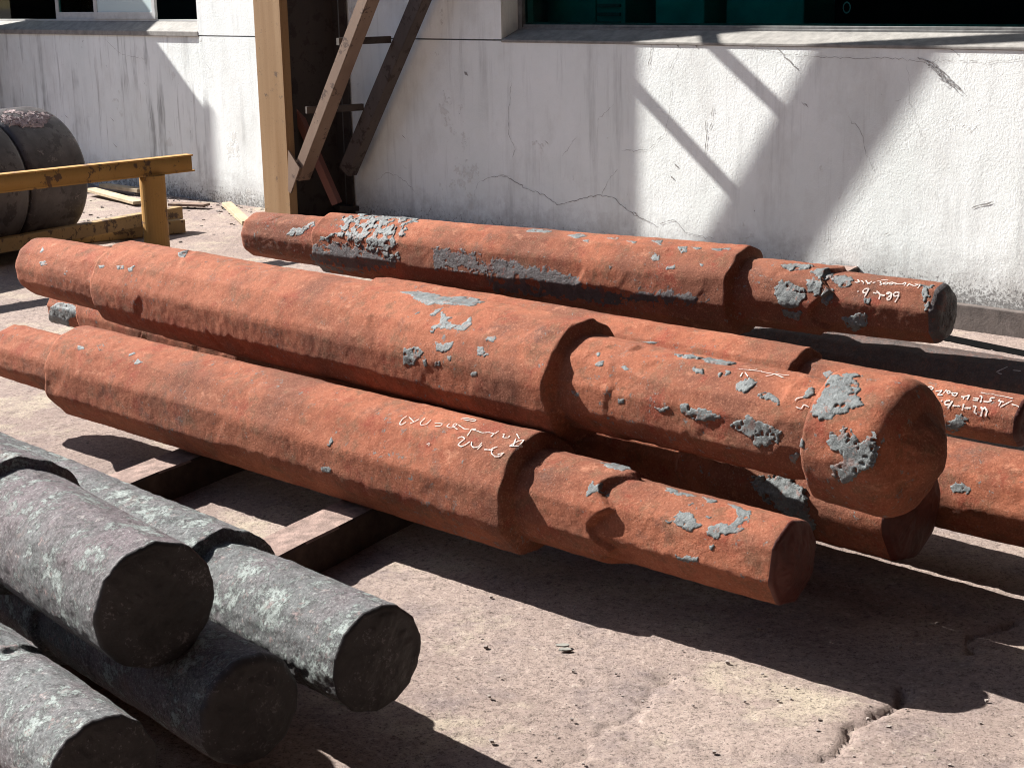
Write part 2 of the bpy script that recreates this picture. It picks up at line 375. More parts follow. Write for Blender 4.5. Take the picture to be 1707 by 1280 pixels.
# ------------------------------------------------------------------ forged shafts
class Shaft:
    def __init__(s, name, a, az, secs, seed, mats, facets=11, flat=(.948, .990), blow=.38, ds=.007, nt=150,
                 s_end=None, chamfer=.03, s_start=None, rough=1.0, stepamp=.02, endbulge=.012, irregular=None, taperw=.006, tilt=0.0, round_secs=(), octo=True):
        s.seed = seed; s.a = np.array(a, float); z = math.radians(az)
        tl = math.radians(tilt); s.u = np.array([-math.sin(z) * math.cos(tl), -math.cos(z) * math.cos(tl), -math.sin(tl)]); s.e = np.array([math.cos(z), -math.sin(z), 0]); s.k = np.cross(s.e, s.u); s.k *= np.sign(s.k[2])
        s.secs = secs; s.rs = np.random.default_rng(seed); s.rough = rough; s.stepamp = stepamp
        s.fac = []
        for i, sec in enumerate(secs):
            n = (facets + int(s.rs.integers(-1, 2))) if i not in round_secs else 15; fl_ = flat if i not in round_secs else (.975, .997)
            if i == len(secs) - 1 and i not in round_secs and octo: n = 8; fl_ = (.935, .968)
            ph = (np.arange(n) + s.rs.uniform(-.16, .16, n)) * 2 * math.pi / n + s.rs.uniform(0, 6)
            fs = []
            L = sec[1] - sec[0]
            for p in ph:
                m = max(2, int(L / blow) + 2); ed = np.sort(s.rs.uniform(sec[0] - .05, sec[1] + .05, m)); lv = s.rs.uniform(fl_[0], fl_[1], m + 1)
                fs.append((p, ed, lv))
            s.fac.append(fs)
        s.irr = irregular or {}; s.tw = taperw
        s.s0 = secs[0][0] if s_start is None else s_start; s.s1 = secs[-1][1] if s_end is None else s_end
        s.ch = chamfer; s.bulge = endbulge; s.mats = mats; s.ds = ds; s.nt = nt
        s.rmax = max(max(c[2], c[3]) for c in secs)
        s.root = empty(name, tuple((s.a + s.u * (s.s0 + s.s1) / 2) * np.array([1, 1, 0])))
        s.R0 = s.a * 0 + np.array(s.root.location)
    def R(s, S, T):
        S = np.asarray(S, float); T = np.asarray(T, float) + S * 0; S = S + T * 0; shp = S.shape
        S = S.ravel(); T = T.ravel(); out = np.zeros(S.shape); nsec = len(s.secs)
        for i, sec in enumerate(s.secs):
            k = np.ones(S.shape, bool)
            if i > 0: k &= S > sec[0] - .2
            if i < nsec - 1: k &= S < sec[1] + .2
            if not k.any(): continue
            Sk, Tk = S[k], T[k]
            r = sec[2] + (sec[3] - sec[2]) * np.clip((Sk - sec[0]) / max(1e-6, sec[1] - sec[0]), 0, 1)
            m = np.full(Sk.shape, 1.0)
            for (p, ed, lv) in s.fac[i]:
                kn = np.stack([ed - .012, ed + .012], -1).ravel(); vl = np.stack([lv[:-1], lv[1:]], -1).ravel()
                o_ = np.argsort(kn); d = np.interp(Sk + .03 * np.sin(Tk * 5 + p) + .012 * np.sin(Sk * 31 + p), kn[o_], vl[o_])
                c = np.cos(Tk - p); m = np.minimum(m, np.where(c > .5, d / np.maximum(c, .5), 9))
            r = r * m
            if i == 0: out[k] = r
            else:
                b = s.secs[i - 1][1]; amp = s.irr.get(i, s.stepamp); lob = s.irr.get(('l', i), 5)
                q = np.stack([np.cos(Tk) * lob / 2.5, np.sin(Tk) * lob / 2.5, Tk * 0 + i * 3.1], -1)
                n = vnoise(q, s.seed + 40 + i) - .5
                if ('l', i) in s.irr: n = .5 * n + .55 - np.abs(np.sin(lob * .5 * Tk + s.seed + .5 * n)) * 1.0
                pos = b + 2 * amp * n; tw = s.tw * (.8 if ('l', i) in s.irr else 1); w_ = sstep(pos - tw, pos + tw, Sk); prev = np.where(Sk > b + .19, r, out[k]); out[k] = prev + (r - prev) * w_
        ct, st = np.cos(T), np.sin(T)
        p = np.stack([S, ct * .16, st * .16], -1)
        out = out + s.rough * ((fbm(p * 7, s.seed, 2) - .5) * .0045 + (fbm(p * 45, s.seed + 5, 2) - .5) * .003)
        return out.reshape(shp)
    def pt(s, S, T, r):
        return s.a + S[..., None] * s.u + (np.cos(T) * r)[..., None] * s.e + (np.sin(T) * r)[..., None] * s.k
    def body(s):
        S = np.arange(s.s0, s.s1 - s.ch, s.ds); nt = s.nt
        T = np.linspace(0, 2 * math.pi, nt, endpoint=False)
        SS, TT = np.meshgrid(S, T, indexing='ij'); R = s.R(SS, TT)
        rows = [s.pt(SS, TT, R)]; R1 = s.R(T * 0 + s.s1 - s.ch, T); Ra = s.R(T * 0 + s.s0 + .02, T)
        def cap(Rb, sb, sg):
            out = []
            for j in range(1, 9):
                a = j / 8 * math.pi / 2; out.append((sb + sg * s.ch * math.sin(a), Rb - s.ch * (1 - math.cos(a))))
            rr = Rb - s.ch; n = 22
            for j in range(1, n + 1):
                f = max(.002, 1 - j / n); p = np.stack([np.cos(T) * f * 2.2, np.sin(T) * f * 2.2, T * 0 + s.seed], -1)
                out.append((sb + sg * (s.ch + s.bulge * (1 - f * f) + (fbm(p, s.seed + 3, 4) - .5) * .016 * min(1, j / 3)), rr * f))
            return out
        e1 = np.stack([s.pt(T * 0 + a, T, b + T * 0) for a, b in cap(R1, s.s1 - s.ch, 1)])
        e0 = np.stack([s.pt(T * 0 + a, T, b + T * 0) for a, b in cap(R[0], s.s0, -1)])[::-1]
        V = np.concatenate([e0, rows[0], e1]); m = len(V)
        V = V.reshape(-1, 3) - s.R0
        idx = np.arange(m * nt).reshape(m, nt); nx_ = np.roll(idx, -1, 1)
        q = np.stack([idx[:-1], nx_[:-1], nx_[1:], idx[1:]], -1)[:, :, ::-1]
        mi = np.zeros((m - 1, nt), int); mi[:len(e0) - 8] = 1; mi[-(len(e1) - (8 if s.ch > .05 else 1)):] = 1
        # close pole holes
        c0 = V[:nt].mean(0); c1 = V[-nt:].mean(0); V = np.concatenate([V, [c0, c1]])
        t0 = np.stack([idx[0], np.full(nt, m * nt), np.full(nt, m * nt), nx_[0]], -1)
        o = mesh_np('body', V[:-2], q.reshape(-1, 4), s.mats, s.root, True, mi.reshape(-1))
        return o
    def pix(s, px, py):
        d = ray(px, py); r = s.rmax; best = None
        for it in range(6):
            w = CAM - s.a; A = np.array([w @ s.e, w @ s.k]); B = np.array([d @ s.e, d @ s.k])
            a = B @ B; b = 2 * A @ B; c = A @ A - r * r; D = b * b - 4 * a * c
            t = (-b - math.sqrt(max(D, 0))) / (2 * a); p = w + d * t
            S, T = p @ s.u, math.atan2(p @ s.k, p @ s.e); r = .5 * r + .5 * float(s.R(S, T))
        return S, T
    def poly(s, crop, pts):
        return [s.pix(crop[0] + x / crop[2], crop[1] + y / crop[2]) for x, y in pts]
    def patch(s, crop, pts, mat=None, name='scale_patch', thick=.0015, jag=.012, res=.003, seed=None, holes=0.0, label=None):
        P = s.poly(crop, pts); rm = float(s.R(P[0][0], P[0][1])); seed = seed or int(s.rs.integers(1, 9999))
        T0 = P[0][1]; Q = np.array([(a, ((b - T0 + math.pi) % (2 * math.pi) - math.pi) * rm) for a, b in P])
        ext = Q.max(0) - Q.min(0); res = max(res, max(ext) / 130)
        lo = Q.min(0) - 3 * res - jag; hi = Q.max(0) + 3 * res + jag
        gx = np.arange(lo[0], hi[0], res); gy = np.arange(lo[1], hi[1], res); A, B = np.meshgrid(gx, gy, indexing='ij')
        p3 = np.stack([A, B, A * 0], -1)
        wx = ((fbm(p3 * 45, seed, 3) - .5) * 1.4 + (vnoise(p3 * 170, seed + 3) - .5) * .7) * jag; wy = ((fbm(p3 * 45, seed + 9, 3) - .5) * 1.4 + (vnoise(p3 * 170, seed + 7) - .5) * .7) * jag
        a, b = A + wx, B + wy; d = np.full(A.shape, 9.); ins = np.zeros(A.shape, bool); n = len(Q)
        for i in range(n):
            x0, y0 = Q[i]; x1, y1 = Q[(i + 1) % n]; vx, vy = x1 - x0, y1 - y0; L2 = vx * vx + vy * vy + 1e-12
            t = np.clip(((a - x0) * vx + (b - y0) * vy) / L2, 0, 1); d = np.minimum(d, np.hypot(a - x0 - t * vx, b - y0 - t * vy))
            cr = ((y0 > b) != (y1 > b)) & (a < vx * (b - y0) / (vy + 1e-12) + x0); ins ^= cr
        f = np.where(ins, d, -d)
        hn = fbm(p3 * (42 if holes else 60), seed + 4, 4); f = np.minimum(f, (hn - (holes or .33)) * .06 + (0 if holes else .25) * np.maximum(f - .006, 0))
        T = T0 + B / rm; R = s.R(A, T)
        h = -.003 + (thick + .003) * sstep(-res * .6, res * .6, f) + (f > 0) * (fbm(p3 * 32, seed + 2, 3) - .45) * thick * 1.4
        keep = f > -2.2 * res; kq = keep[:-1, :-1] & keep[1:, :-1] & keep[1:, 1:] & keep[:-1, 1:]
        if not kq.any(): return None
        V = (s.pt(A, T, R + h) - s.R0).reshape(-1, 3); idx = np.arange(A.size).reshape(A.shape)
        q = np.stack([idx[:-1, :-1], idx[1:, :-1], idx[1:, 1:], idx[:-1, 1:]], -1)[kq]
        used, inv = np.unique(q, return_inverse=True)
        o = mesh_np(name, V[used], inv.reshape(-1, 4)[:, ::-1], mat or SCALE, s.root, True)
        # make faces point outwards
        me = o.data; c = np.array(me.polygons[0].center) + s.R0 - s.a; nr = np.array(me.polygons[0].normal)
        rad = c - (c @ s.u) * s.u
        if nr @ rad < 0: me.flip_normals()
        if label: o['label'] = label
        return o
    def chalk(s, crop, strokes, w=.0042, name='chalk_mark', lift=.0022):
        V = []; F = []; rr = np.random.default_rng(s.seed)
        for st in strokes:
            P = []
            for (x0, y0), (x1, y1) in zip(st[:-1], st[1:]):
                n = max(2, int(math.hypot(x1 - x0, y1 - y0) / crop[2] / 1.2))
                for j in range(n): P.append((x0 + (x1 - x0) * j / n, y0 + (y1 - y0) * j / n))
            P.append(st[-1]); ST = np.array(s.poly(crop, P)); ST[:, 1] = np.unwrap(ST[:, 1])
            if len(ST) < 2: continue
            for _ in range(2):
                if len(ST) > 4: ST[1:-1] = (ST[:-2] + 2 * ST[1:-1] + ST[2:]) / 4
            r = s.R(ST[:, 0], ST[:, 1]) + lift; M2 = np.stack([ST[:, 0], ST[:, 1] * r], -1)
            tg = np.gradient(M2, axis=0); tg /= np.linalg.norm(tg, axis=1)[:, None] + 1e-9; nn = np.stack([-tg[:, 1], tg[:, 0]], -1)
            ww = w / 2 * rr.uniform(.55, 1.25, len(ST)); b = len(V)
            for sg in (-1, 1):
                Q = M2 + nn * (sg * ww)[:, None]; p = s.pt(Q[:, 0], Q[:, 1] / r, s.R(Q[:, 0], Q[:, 1] / r) + lift) - s.R0
                V += [tuple(x) for x in p]
            n = len(ST)
            F += [(b + i, b + i + 1, b + n + i + 1, b + n + i) for i in range(n - 1)]
        me = bpy.data.meshes.new(name); me.from_pydata(V, [], F); me.update()
        return link(name, me, CHALK, s.root)

R1_ = (0, 380, 2.667); R2_ = (1067, 480, 2.667); R6 = (400, 340, 3.369); R7 = (820, 340, 3.369); R8 = (1250, 380, 3.368)
RA = (820, 680, 3.793); RB = (400, 680, 3.793); RC = (1250, 680, 3.735)

# -- A : front red shaft
A = Shaft('forged_shaft', (-.2504, 4.226, .276), -49.2, [(-2.12, -1.70, .106, .111), (-1.70, .425, .162, .171), (.425, .715, .127, .1275), (.715, 1.21, .110, .108)],
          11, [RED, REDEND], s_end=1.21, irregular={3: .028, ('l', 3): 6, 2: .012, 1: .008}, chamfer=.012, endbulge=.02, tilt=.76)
A.body()
tag(A.root, 'red stepped shaft nearest the camera with faint chalk writing beside its shoulder', 'steel shaft', 'stepped red shafts stacked on timbers')
for pts in ([(590, 500), (620, 470), (660, 460), (690, 470), (700, 500), (750, 520), (755, 540), (720, 550), (690, 540), (650, 540), (600, 565), (585, 540)],
            [(1065, 680), (1110, 690), (1150, 680), (1190, 650), (1250, 655), (1290, 700), (1335, 735), (1330, 755), (1285, 755), (1255, 795), (1235, 780), (1195, 770), (1180, 735), (1130, 715), (1075, 710)],
            [(1480, 600), (1520, 605), (1580, 625), (1640, 665), (1635, 695), (1605, 720), (1590, 760), (1555, 785), (1510, 790), (1450, 800), (1410, 825), (1360, 825), (1345, 790), (1370, 750), (1430, 730), (1500, 735), (1535, 700), (1550, 660), (1530, 630)],
            [(1320, 650), (1380, 665), (1415, 680), (1400, 695), (1360, 690)],
            [(690, 340), (760, 335), (850, 355), (890, 370), (880, 390), (840, 398), (780, 385), (720, 370)],
            [(1095, 495), (1150, 502), (1230, 532), (1290, 555), (1280, 565), (1210, 556), (1110, 528)],
            [(1335, 555), (1390, 562), (1430, 585), (1380, 600), (1350, 585)], [(1225, 598), (1260, 588), (1285, 600), (1240, 612)],
            [(1375, 880), (1400, 870), (1415, 895), (1385, 910)], [(1150, 930), (1250, 930), (1300, 950), (1310, 990), (1200, 975)]):
    A.patch(RA, pts)
for pts in ([(510, 375), (560, 370), (580, 390), (570, 415), (520, 405)], [(545, 235), (570, 205), (585, 215), (565, 245)]): A.patch(RB, pts, jag=.005)
for pts in ([(570, 560), (600, 550), (610, 580), (640, 600), (600, 610), (575, 590)], [(430, 525), (460, 515), (465, 535), (440, 545)], [(1460, 950), (1475, 925), (1480, 950), (1465, 975)], [(330, 525), (370, 520), (375, 540), (340, 545)]):
    A.patch(R1_, pts, jag=.005, holes=.42)
ca = (560, 700, 5.334); cb = (620, 650, 6.096)
A.chalk(ca, [[(1085, 165), (1125, 150), (1150, 170), (1110, 200), (1085, 225), (1120, 240), (1160, 220), (1195, 195)], [(1210, 195), (1205, 230), (1230, 250), (1270, 240), (1300, 205)], [(1300, 225), (1260, 265)],
             [(1320, 265), (1400, 270)], [(1440, 240), (1385, 260), (1385, 300), (1420, 330), (1460, 325), (1495, 295)], [(1495, 295), (1440, 310)], [(1545, 235), (1625, 190), (1675, 180), (1600, 270)], [(1545, 235), (1660, 235)], [(1600, 170), (1580, 230)]], w=.0036)
A.chalk(cb, [[(355, 270), (310, 300), (280, 350), (300, 360), (350, 330)], [(380, 280), (430, 330), (390, 345)], [(430, 330), (480, 300)], [(540, 290), (490, 340), (500, 365), (560, 350), (600, 310)], [(640, 340), (720, 345), (700, 370), (640, 375)],
             [(790, 345), (760, 375), (800, 390), (850, 370), (870, 350), (840, 345), (820, 370), (870, 405)], [(880, 360), (940, 400), (990, 400)], [(905, 300), (950, 290), (1060, 310), (1040, 325), (930, 305)], [(1060, 400), (1010, 405), (1000, 430), (970, 470)],
             [(1010, 405), (1070, 420), (1120, 440)], [(1120, 440), (1190, 435), (1250, 450), (1290, 420)], [(1240, 450), (1210, 480)], [(1330, 455), (1350, 450), (1330, 490), (1390, 490), (1400, 470)], [(1470, 450), (1500, 500)], [(560, 555), (590, 540), (580, 570)]], w=.0032)

# -- B : big-headed shaft on top
B = Shaft('forged_shaft', (-.096, 4.372, .548), -46.0, [(-2.45, -1.86, .118, .123), (-1.86, .42, .162, .171), (.42, .60, .133, .132), (.60, 1.12, .129, .131), (1.12, 1.21, .131, .119), (1.21, 1.48, .164, .168)],
          23, [RED, RED], s_end=1.435, chamfer=.07, round_secs=(5,), irregular={2: .02, 3: .012, ('l', 3): 6, 1: .01, 5: .012}, endbulge=.055, taperw=.008)
B.body()
tag(B.root, 'largest red shaft on top, its round bulging head patched with grey scale', 'steel shaft', 'stepped red shafts stacked on timbers')
for pts in ([(415, 430), (470, 405), (510, 400), (525, 415), (515, 430), (480, 450), (460, 465), (425, 455)], [(525, 465), (560, 455), (600, 465), (625, 490), (605, 515), (570, 495), (530, 485)],
            [(170, 525), (200, 515), (240, 540), (300, 545), (360, 570), (350, 590), (300, 595), (240, 580), (190, 560)], [(395, 610), (440, 590), (480, 560), (500, 590), (540, 600), (590, 620), (630, 640), (610, 680), (550, 715), (510, 690), (480, 660), (420, 630)],
            [(60, 525), (130, 530), (140, 545), (80, 550)], [(235, 350), (285, 350), (290, 375), (260, 385), (240, 370)], [(340, 370), (390, 365), (395, 385), (350, 390)],
            [(750, 560), (790, 500), (820, 450), (840, 400), (870, 385), (930, 380), (1000, 390), (940, 405), (975, 430), (970, 460), (930, 480), (985, 490), (985, 520), (930, 545), (880, 560), (860, 585), (820, 590)],
            [(830, 680), (855, 650), (890, 650), (905, 615), (940, 630), (970, 670), (945, 695), (990, 680), (1030, 650), (1045, 700), (1030, 790), (980, 820), (940, 860), (900, 865), (850, 830), (850, 790), (900, 770), (890, 720), (840, 720)],
            [(700, 665), (735, 670), (740, 710), (715, 715)], [(660, 735), (695, 730), (700, 790), (670, 770)], [(725, 470), (760, 440), (780, 460), (740, 490)], [(150, 290), (250, 305), (350, 320), (430, 335), (400, 342), (280, 325), (170, 305)]):
    B.patch(R2_, pts, thick=.003)
for pts in ([(890, 495), (1000, 490), (1100, 508), (1170, 524), (1300, 526), (1380, 552), (1300, 575), (1170, 565), (1040, 570), (990, 540), (960, 510)], [(1060, 700), (1120, 670), (1130, 600), (1190, 640), (1190, 670), (1240, 680), (1300, 630), (1300, 680), (1260, 715), (1180, 710), (1110, 700), (1080, 740)],
            [(920, 810), (1000, 800), (1035, 835), (1020, 860), (990, 870), (985, 910), (920, 905)], [(1090, 760), (1140, 790), (1200, 770), (1190, 800), (1150, 835), (1100, 830)], [(1020, 870), (1050, 870), (1060, 925), (1040, 925)],
            [(1330, 800), (1370, 800), (1400, 850), (1370, 860), (1330, 840)], [(1090, 890), (1125, 880), (1130, 915), (1095, 920)], [(1380, 750), (1440, 740), (1430, 775), (1385, 780)], [(1160, 855), (1190, 850), (1185, 885), (1165, 880)],
            [(1295, 950), (1330, 945), (1335, 970), (1305, 975)], [(975, 620), (1015, 600), (1000, 620)], [(1060, 625), (1110, 590), (1150, 575), (1090, 630)]): B.patch(R6, pts, jag=.008)
for pts in ([(585, 835), (610, 825), (612, 850), (590, 855)], [(570, 905), (600, 880), (635, 880), (625, 910), (590, 920)], [(715, 915), (750, 905), (775, 925), (745, 938)], [(615, 1065), (670, 1065), (665, 1090)], [(700, 1095), (745, 1095), (740, 1120), (710, 1125)]): B.patch(R7, pts, jag=.005)
for pts in ([(175, 110), (190, 80), (195, 95), (185, 115)], [(170, 150), (200, 145), (212, 165), (180, 170)], [(515, 170), (550, 165), (550, 185), (520, 185)], [(565, 180), (605, 165), (590, 195), (570, 195)], [(435, 165), (465, 165), (460, 180), (440, 180)], [(275, 195), (300, 190), (295, 210), (280, 210)], [(790, 110), (840, 100), (820, 130), (795, 130)]): B.patch(R1_, pts, jag=.004)
B.chalk((1180, 560, 7.76), [[(400, 425), (560, 440), (640, 430)], [(530, 430), (620, 450), (700, 455)], [(690, 460), (860, 495), (1000, 505)], [(750, 525), (860, 495), (1050, 510)], [(860, 495), (980, 540)], [(420, 530), (450, 480)], [(480, 475), (520, 530)],
                           [(1130, 840), (1150, 810), (1250, 790)], [(1140, 920), (1210, 945), (1240, 890), (1300, 910)]], w=.003)

# -- C : rear top shaft
C = Shaft('forged_shaft', (.915, 5.694, .47), -52.5, [(-2.66, -2.19, .107, .116), (-2.19, -.02, .138, .172), (-.02, .33, .128, .129), (.33, .79, .112, .108)],
          31, [RED_D, DARKSC], s_end=.765, irregular={3: .03, ('l', 3): 5, 2: .014, 1: .006}, chamfer=.04, facets=10)
C.body()
tag(C.root, 'rear red and black stepped shaft nearest the white wall, chalk numbers on its end', 'steel shaft', 'stepped red shafts stacked on timbers')
for pts in ([(255, 170), (300, 130), (350, 130), (420, 95), (415, 120), (370, 150), (340, 175), (290, 185)],
            [(450, 180), (480, 175), (475, 205), (450, 205)]): C.patch(R6, pts, jag=.008)
C.patch(R6, [(560, 110), (600, 60), (700, 52), (850, 70), (1020, 80), (1000, 100), (940, 110), (930, 190), (890, 210), (900, 320), (840, 330), (780, 250), (700, 220), (640, 200), (580, 170)], holes=.47, jag=.02, thick=.003)
C.patch(R6, [(470, 190), (600, 150), (760, 200), (860, 240), (880, 330), (800, 300), (640, 230), (500, 220)], holes=.52, jag=.012, thick=.004)
for pts in ([(410, 220), (560, 215), (750, 255), (890, 300), (900, 350), (700, 380), (430, 360)], [(1090, 250), (1320, 270), (1350, 330), (1516, 330), (1516, 400), (1300, 400), (1090, 370)]): C.patch(R6, pts, DARKSC, 'black_scale_patch', thick=.0008, jag=.045, holes=.30, label='black burnt scale patch')
C.patch(R7, [(0, 300), (250, 350), (500, 430), (700, 500), (1000, 480), (1230, 500), (1200, 560), (900, 560), (600, 560), (0, 500)], DARKSC, 'black_scale_patch', thick=.0008, jag=.045, holes=.33, label='black burnt scale patch')
for pts in ([(140, 320), (180, 295), (230, 305), (290, 330), (315, 370), (300, 405), (260, 450), (200, 455), (160, 430), (135, 370)], [(320, 290), (400, 290), (410, 350), (380, 380), (330, 370)], [(420, 340), (470, 335), (470, 400), (430, 440), (400, 410)],
            [(460, 270), (540, 262), (590, 285), (560, 330), (520, 340), (460, 290)], [(165, 210), (230, 200), (370, 215), (330, 230), (220, 240)], [(970, 330), (1010, 340), (1005, 450), (975, 475)], [(945, 310), (1040, 318), (1010, 340), (960, 330)], [(640, 395), (675, 400), (670, 430), (640, 425)],
            [(330, 250), (400, 225), (480, 250), (460, 280), (400, 290)], [(175, 460), (300, 470), (270, 520), (200, 500)], [(520, 500), (650, 480), (660, 550), (580, 580)]): C.patch(R8, pts, thick=.003)
for pts in ([(875, 290), (910, 270), (945, 290), (940, 315), (900, 320)], [(1040, 240), (1100, 238), (1095, 275), (1060, 275)], [(1120, 240), (1195, 248), (1150, 258)], [(985, 350), (1030, 340), (1030, 365), (970, 375)], [(185, 155), (230, 140), (320, 148), (360, 152), (300, 162), (215, 158)],
            [(420, 175), (500, 165), (540, 180), (470, 195)], [(500, 205), (545, 200), (545, 220)], [(750, 205), (820, 210), (800, 222)], [(890, 205), (960, 205), (950, 235)], [(1225, 250), (1340, 248), (1350, 262), (1250, 262)], [(620, 190), (720, 190), (700, 200)], [(650, 345), (680, 350), (660, 365)], [(1160, 330), (1195, 335), (1180, 355)]): C.patch(R7, pts, jag=.006)
C.chalk((1390, 430, 7.866), [[(455, 400), (400, 410), (375, 440), (390, 460), (440, 450), (460, 400), (430, 460), (400, 510)], [(310, 435), (322, 442)], [(515, 455), (560, 465)], [(560, 435), (610, 480), (590, 540)], [(610, 480), (640, 490), (670, 490)],
    [(740, 450), (690, 455), (700, 480), (740, 450), (760, 470), (720, 510), (690, 535), (710, 555), (740, 540), (760, 470)], [(855, 450), (850, 500), (800, 580)], [(850, 450), (790, 455), (780, 490), (800, 505), (850, 490)]], w=.0055)
C.chalk((1390, 430, 7.866), [[(275, 320), (310, 325), (340, 315)], [(310, 285), (335, 310)], [(360, 300), (400, 330), (380, 345)], [(420, 295), (440, 330), (480, 340)], [(440, 345), (500, 310)], [(510, 330), (545, 320)], [(570, 305), (610, 300), (620, 320), (600, 330), (640, 345), (600, 355)], [(620, 280), (710, 285)],
    [(650, 330), (690, 320), (720, 330), (690, 350), (650, 345), (650, 330)], [(720, 330), (760, 320), (790, 330), (760, 350), (720, 345)], [(790, 335), (810, 325), (830, 340), (800, 350)], [(820, 340), (900, 345), (930, 320)], [(920, 365), (950, 330), (930, 315)], [(960, 370), (1000, 330)], [(1000, 345), (1050, 370), (1100, 355)], [(1100, 400), (1130, 360)], [(1060, 340), (1150, 355)]], w=.0045)

# -- G : middle shaft with chalk numbers
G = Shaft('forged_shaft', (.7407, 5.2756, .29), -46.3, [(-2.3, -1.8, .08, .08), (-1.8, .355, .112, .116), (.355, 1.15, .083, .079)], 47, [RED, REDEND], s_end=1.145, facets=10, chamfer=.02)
G.body()
tag(G.root, 'slimmer red shaft behind the bulging head, chalked 42-1-b on its small end', 'steel shaft', 'stepped red shafts stacked on timbers')
G.patch(R2_, [(1360, 600), (1400, 570), (1430, 560), (1455, 590), (1440, 620), (1390, 645), (1360, 630)])
G.patch(R8, [(400, 810), (450, 800), (475, 820), (430, 845)], jag=.006)
for pts in ([(100, 668), (160, 690), (130, 700)], [(830, 770), (950, 775), (900, 790)], [(385, 645), (480, 650), (440, 668)]): G.patch(R7, pts, jag=.005)
cg = (1540, 580, 9.144)
G.chalk(cg, [[(400, 800), (330, 810), (315, 850), (350, 870), (420, 850), (440, 800), (400, 870), (355, 935)], [(265, 800), (278, 810)], [(440, 880), (555, 885)], [(610, 855), (585, 950)], [(620, 915), (715, 915)], [(750, 885), (800, 890), (780, 940), (770, 985), (810, 1005)],
    [(870, 900), (900, 930), (870, 1040)], [(880, 950), (940, 900)], [(930, 900), (965, 960), (940, 1040)]], w=.0055)
G.chalk(cg, [[(60, 600), (110, 590), (150, 620), (110, 640), (70, 610)], [(180, 660), (280, 650), (210, 720), (290, 715)], [(300, 690), (350, 640)], [(350, 660), (400, 660), (410, 690), (370, 700), (350, 670)], [(420, 690), (470, 690), (520, 690), (480, 740), (430, 710)],
    [(570, 740), (620, 755), (600, 780)], [(570, 745), (640, 740), (700, 720), (660, 790)], [(755, 765), (840, 775)], [(745, 795), (825, 800)], [(850, 735), (890, 740), (865, 830)], [(910, 815), (960, 820)], [(1080, 765), (1020, 765), (1000, 790), (1040, 810), (960, 825)],
    [(1145, 790), (1175, 830), (1140, 885)], [(1130, 810), (1225, 825)], [(1350, 805), (1165, 900)], [(1340, 860), (1420, 880), (1450, 900)], [(870, 680), (960, 700), (1040, 695), (1110, 725), (1200, 735), (1360, 775)]], w=.0042)

# -- H : right foreground red shaft running out of frame
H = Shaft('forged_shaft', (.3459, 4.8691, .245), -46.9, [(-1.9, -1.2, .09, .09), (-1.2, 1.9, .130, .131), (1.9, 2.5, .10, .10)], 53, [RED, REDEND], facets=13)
H.body()
tag(H.root, 'red shaft leaving the picture at right, below the one chalked 42-1-b', 'steel shaft', 'stepped red shafts stacked on timbers')
H.patch(RC, [(1250, 485), (1275, 460), (1330, 465), (1380, 505), (1365, 545), (1310, 530), (1260, 540)])
# -- I : shaft under the big-headed one
nI = np.array([.6947, .7193, 0])
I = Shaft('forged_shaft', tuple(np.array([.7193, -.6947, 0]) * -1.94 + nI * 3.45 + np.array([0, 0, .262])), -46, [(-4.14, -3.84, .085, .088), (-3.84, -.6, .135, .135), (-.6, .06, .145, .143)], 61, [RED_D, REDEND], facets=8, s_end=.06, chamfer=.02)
I.body()
tag(I.root, 'shaded dark red shaft directly underneath the bulging head of the largest shaft', 'steel shaft', 'stepped red shafts stacked on timbers')
I.patch(R2_, [(480, 840), (640, 835), (740, 890), (740, 960), (790, 1050), (740, 1100), (690, 1020), (560, 950)], thick=.008, jag=.02)
I.patch(R1_, [(225, 350), (260, 330), (320, 340), (340, 380), (310, 400), (310, 445), (225, 440)], thick=.004, jag=.006)
# -- J : shaft under the rear one
J = Shaft('forged_shaft', tuple(np.array([.731, -.682, 0]) * -3.6 + np.array([.682, .731, 0]) * 5.035 + np.array([0, 0, .205])), -47, [(-.3, 2.2, .10, .10), (2.2, 2.95, .10, .101), (2.95, 4.6, .088, .088)], 67, [SHADEBLK, SHADEBLK], facets=10)
J.body()
tag(J.root, 'black shaded shaft at the right edge, behind the one chalked 42-1-b', 'steel shaft', 'stepped red shafts stacked on timbers')
for st_ in ([(1280, 290), (1110, 370)], [(1130, 385), (1190, 400)], [(1360, 345), (1480, 355)]): J.chalk(cg, [st_], w=.004)

# -- grey logs
def endpoint(px, py, z, az, back):
    p = atz(px, py, z); a = math.radians(az); u = np.array([-math.sin(a), -math.cos(a), 0]); return p, u
pD, _ = endpoint(262, 1010, .45, -40.2, 0)
Dd = Shaft('grey_forged_bar', tuple(pD), -40.2, [(-1.9, -.62, .158, .158), (-.62, 0, .133, .129)], 71, [GLOG, END], s_end=.0, facets=13, octo=False, flat=(.968, .994), chamfer=.010, ds=.005, nt=200, rough=1.6, irregular={1: .02})
Dd.body(); tag(Dd.root, 'grey scaled forged bar on top of the near pile, its round black end facing right', 'steel bar', 'grey forged bars in the near left pile')
Ee = Shaft('grey_forged_bar', (-.930, 3.595, .262), -44.1, [(-1.6, .38, .141, .143), (.38, .95, .114, .116)], 79, [GLOG2, END], s_end=.93, facets=13, octo=False, flat=(.968, .994), chamfer=.010, ds=.005, nt=200, rough=1.6, irregular={1: .02})
Ee.body(); tag(Ee.root, 'grey green scaled stepped bar lying furthest right in the near pile', 'steel bar', 'grey forged bars in the near left pile')
pF = atz(422, 1186, .235)
Ff = Shaft('grey_forged_bar', tuple(pF), -42, [(-2, -.7, .13, .13), (-.7, 0, .116, .115)], 83, [GLOG, END], s_end=.0, facets=13, octo=False, flat=(.968, .994), chamfer=.02, ds=.006, nt=180)
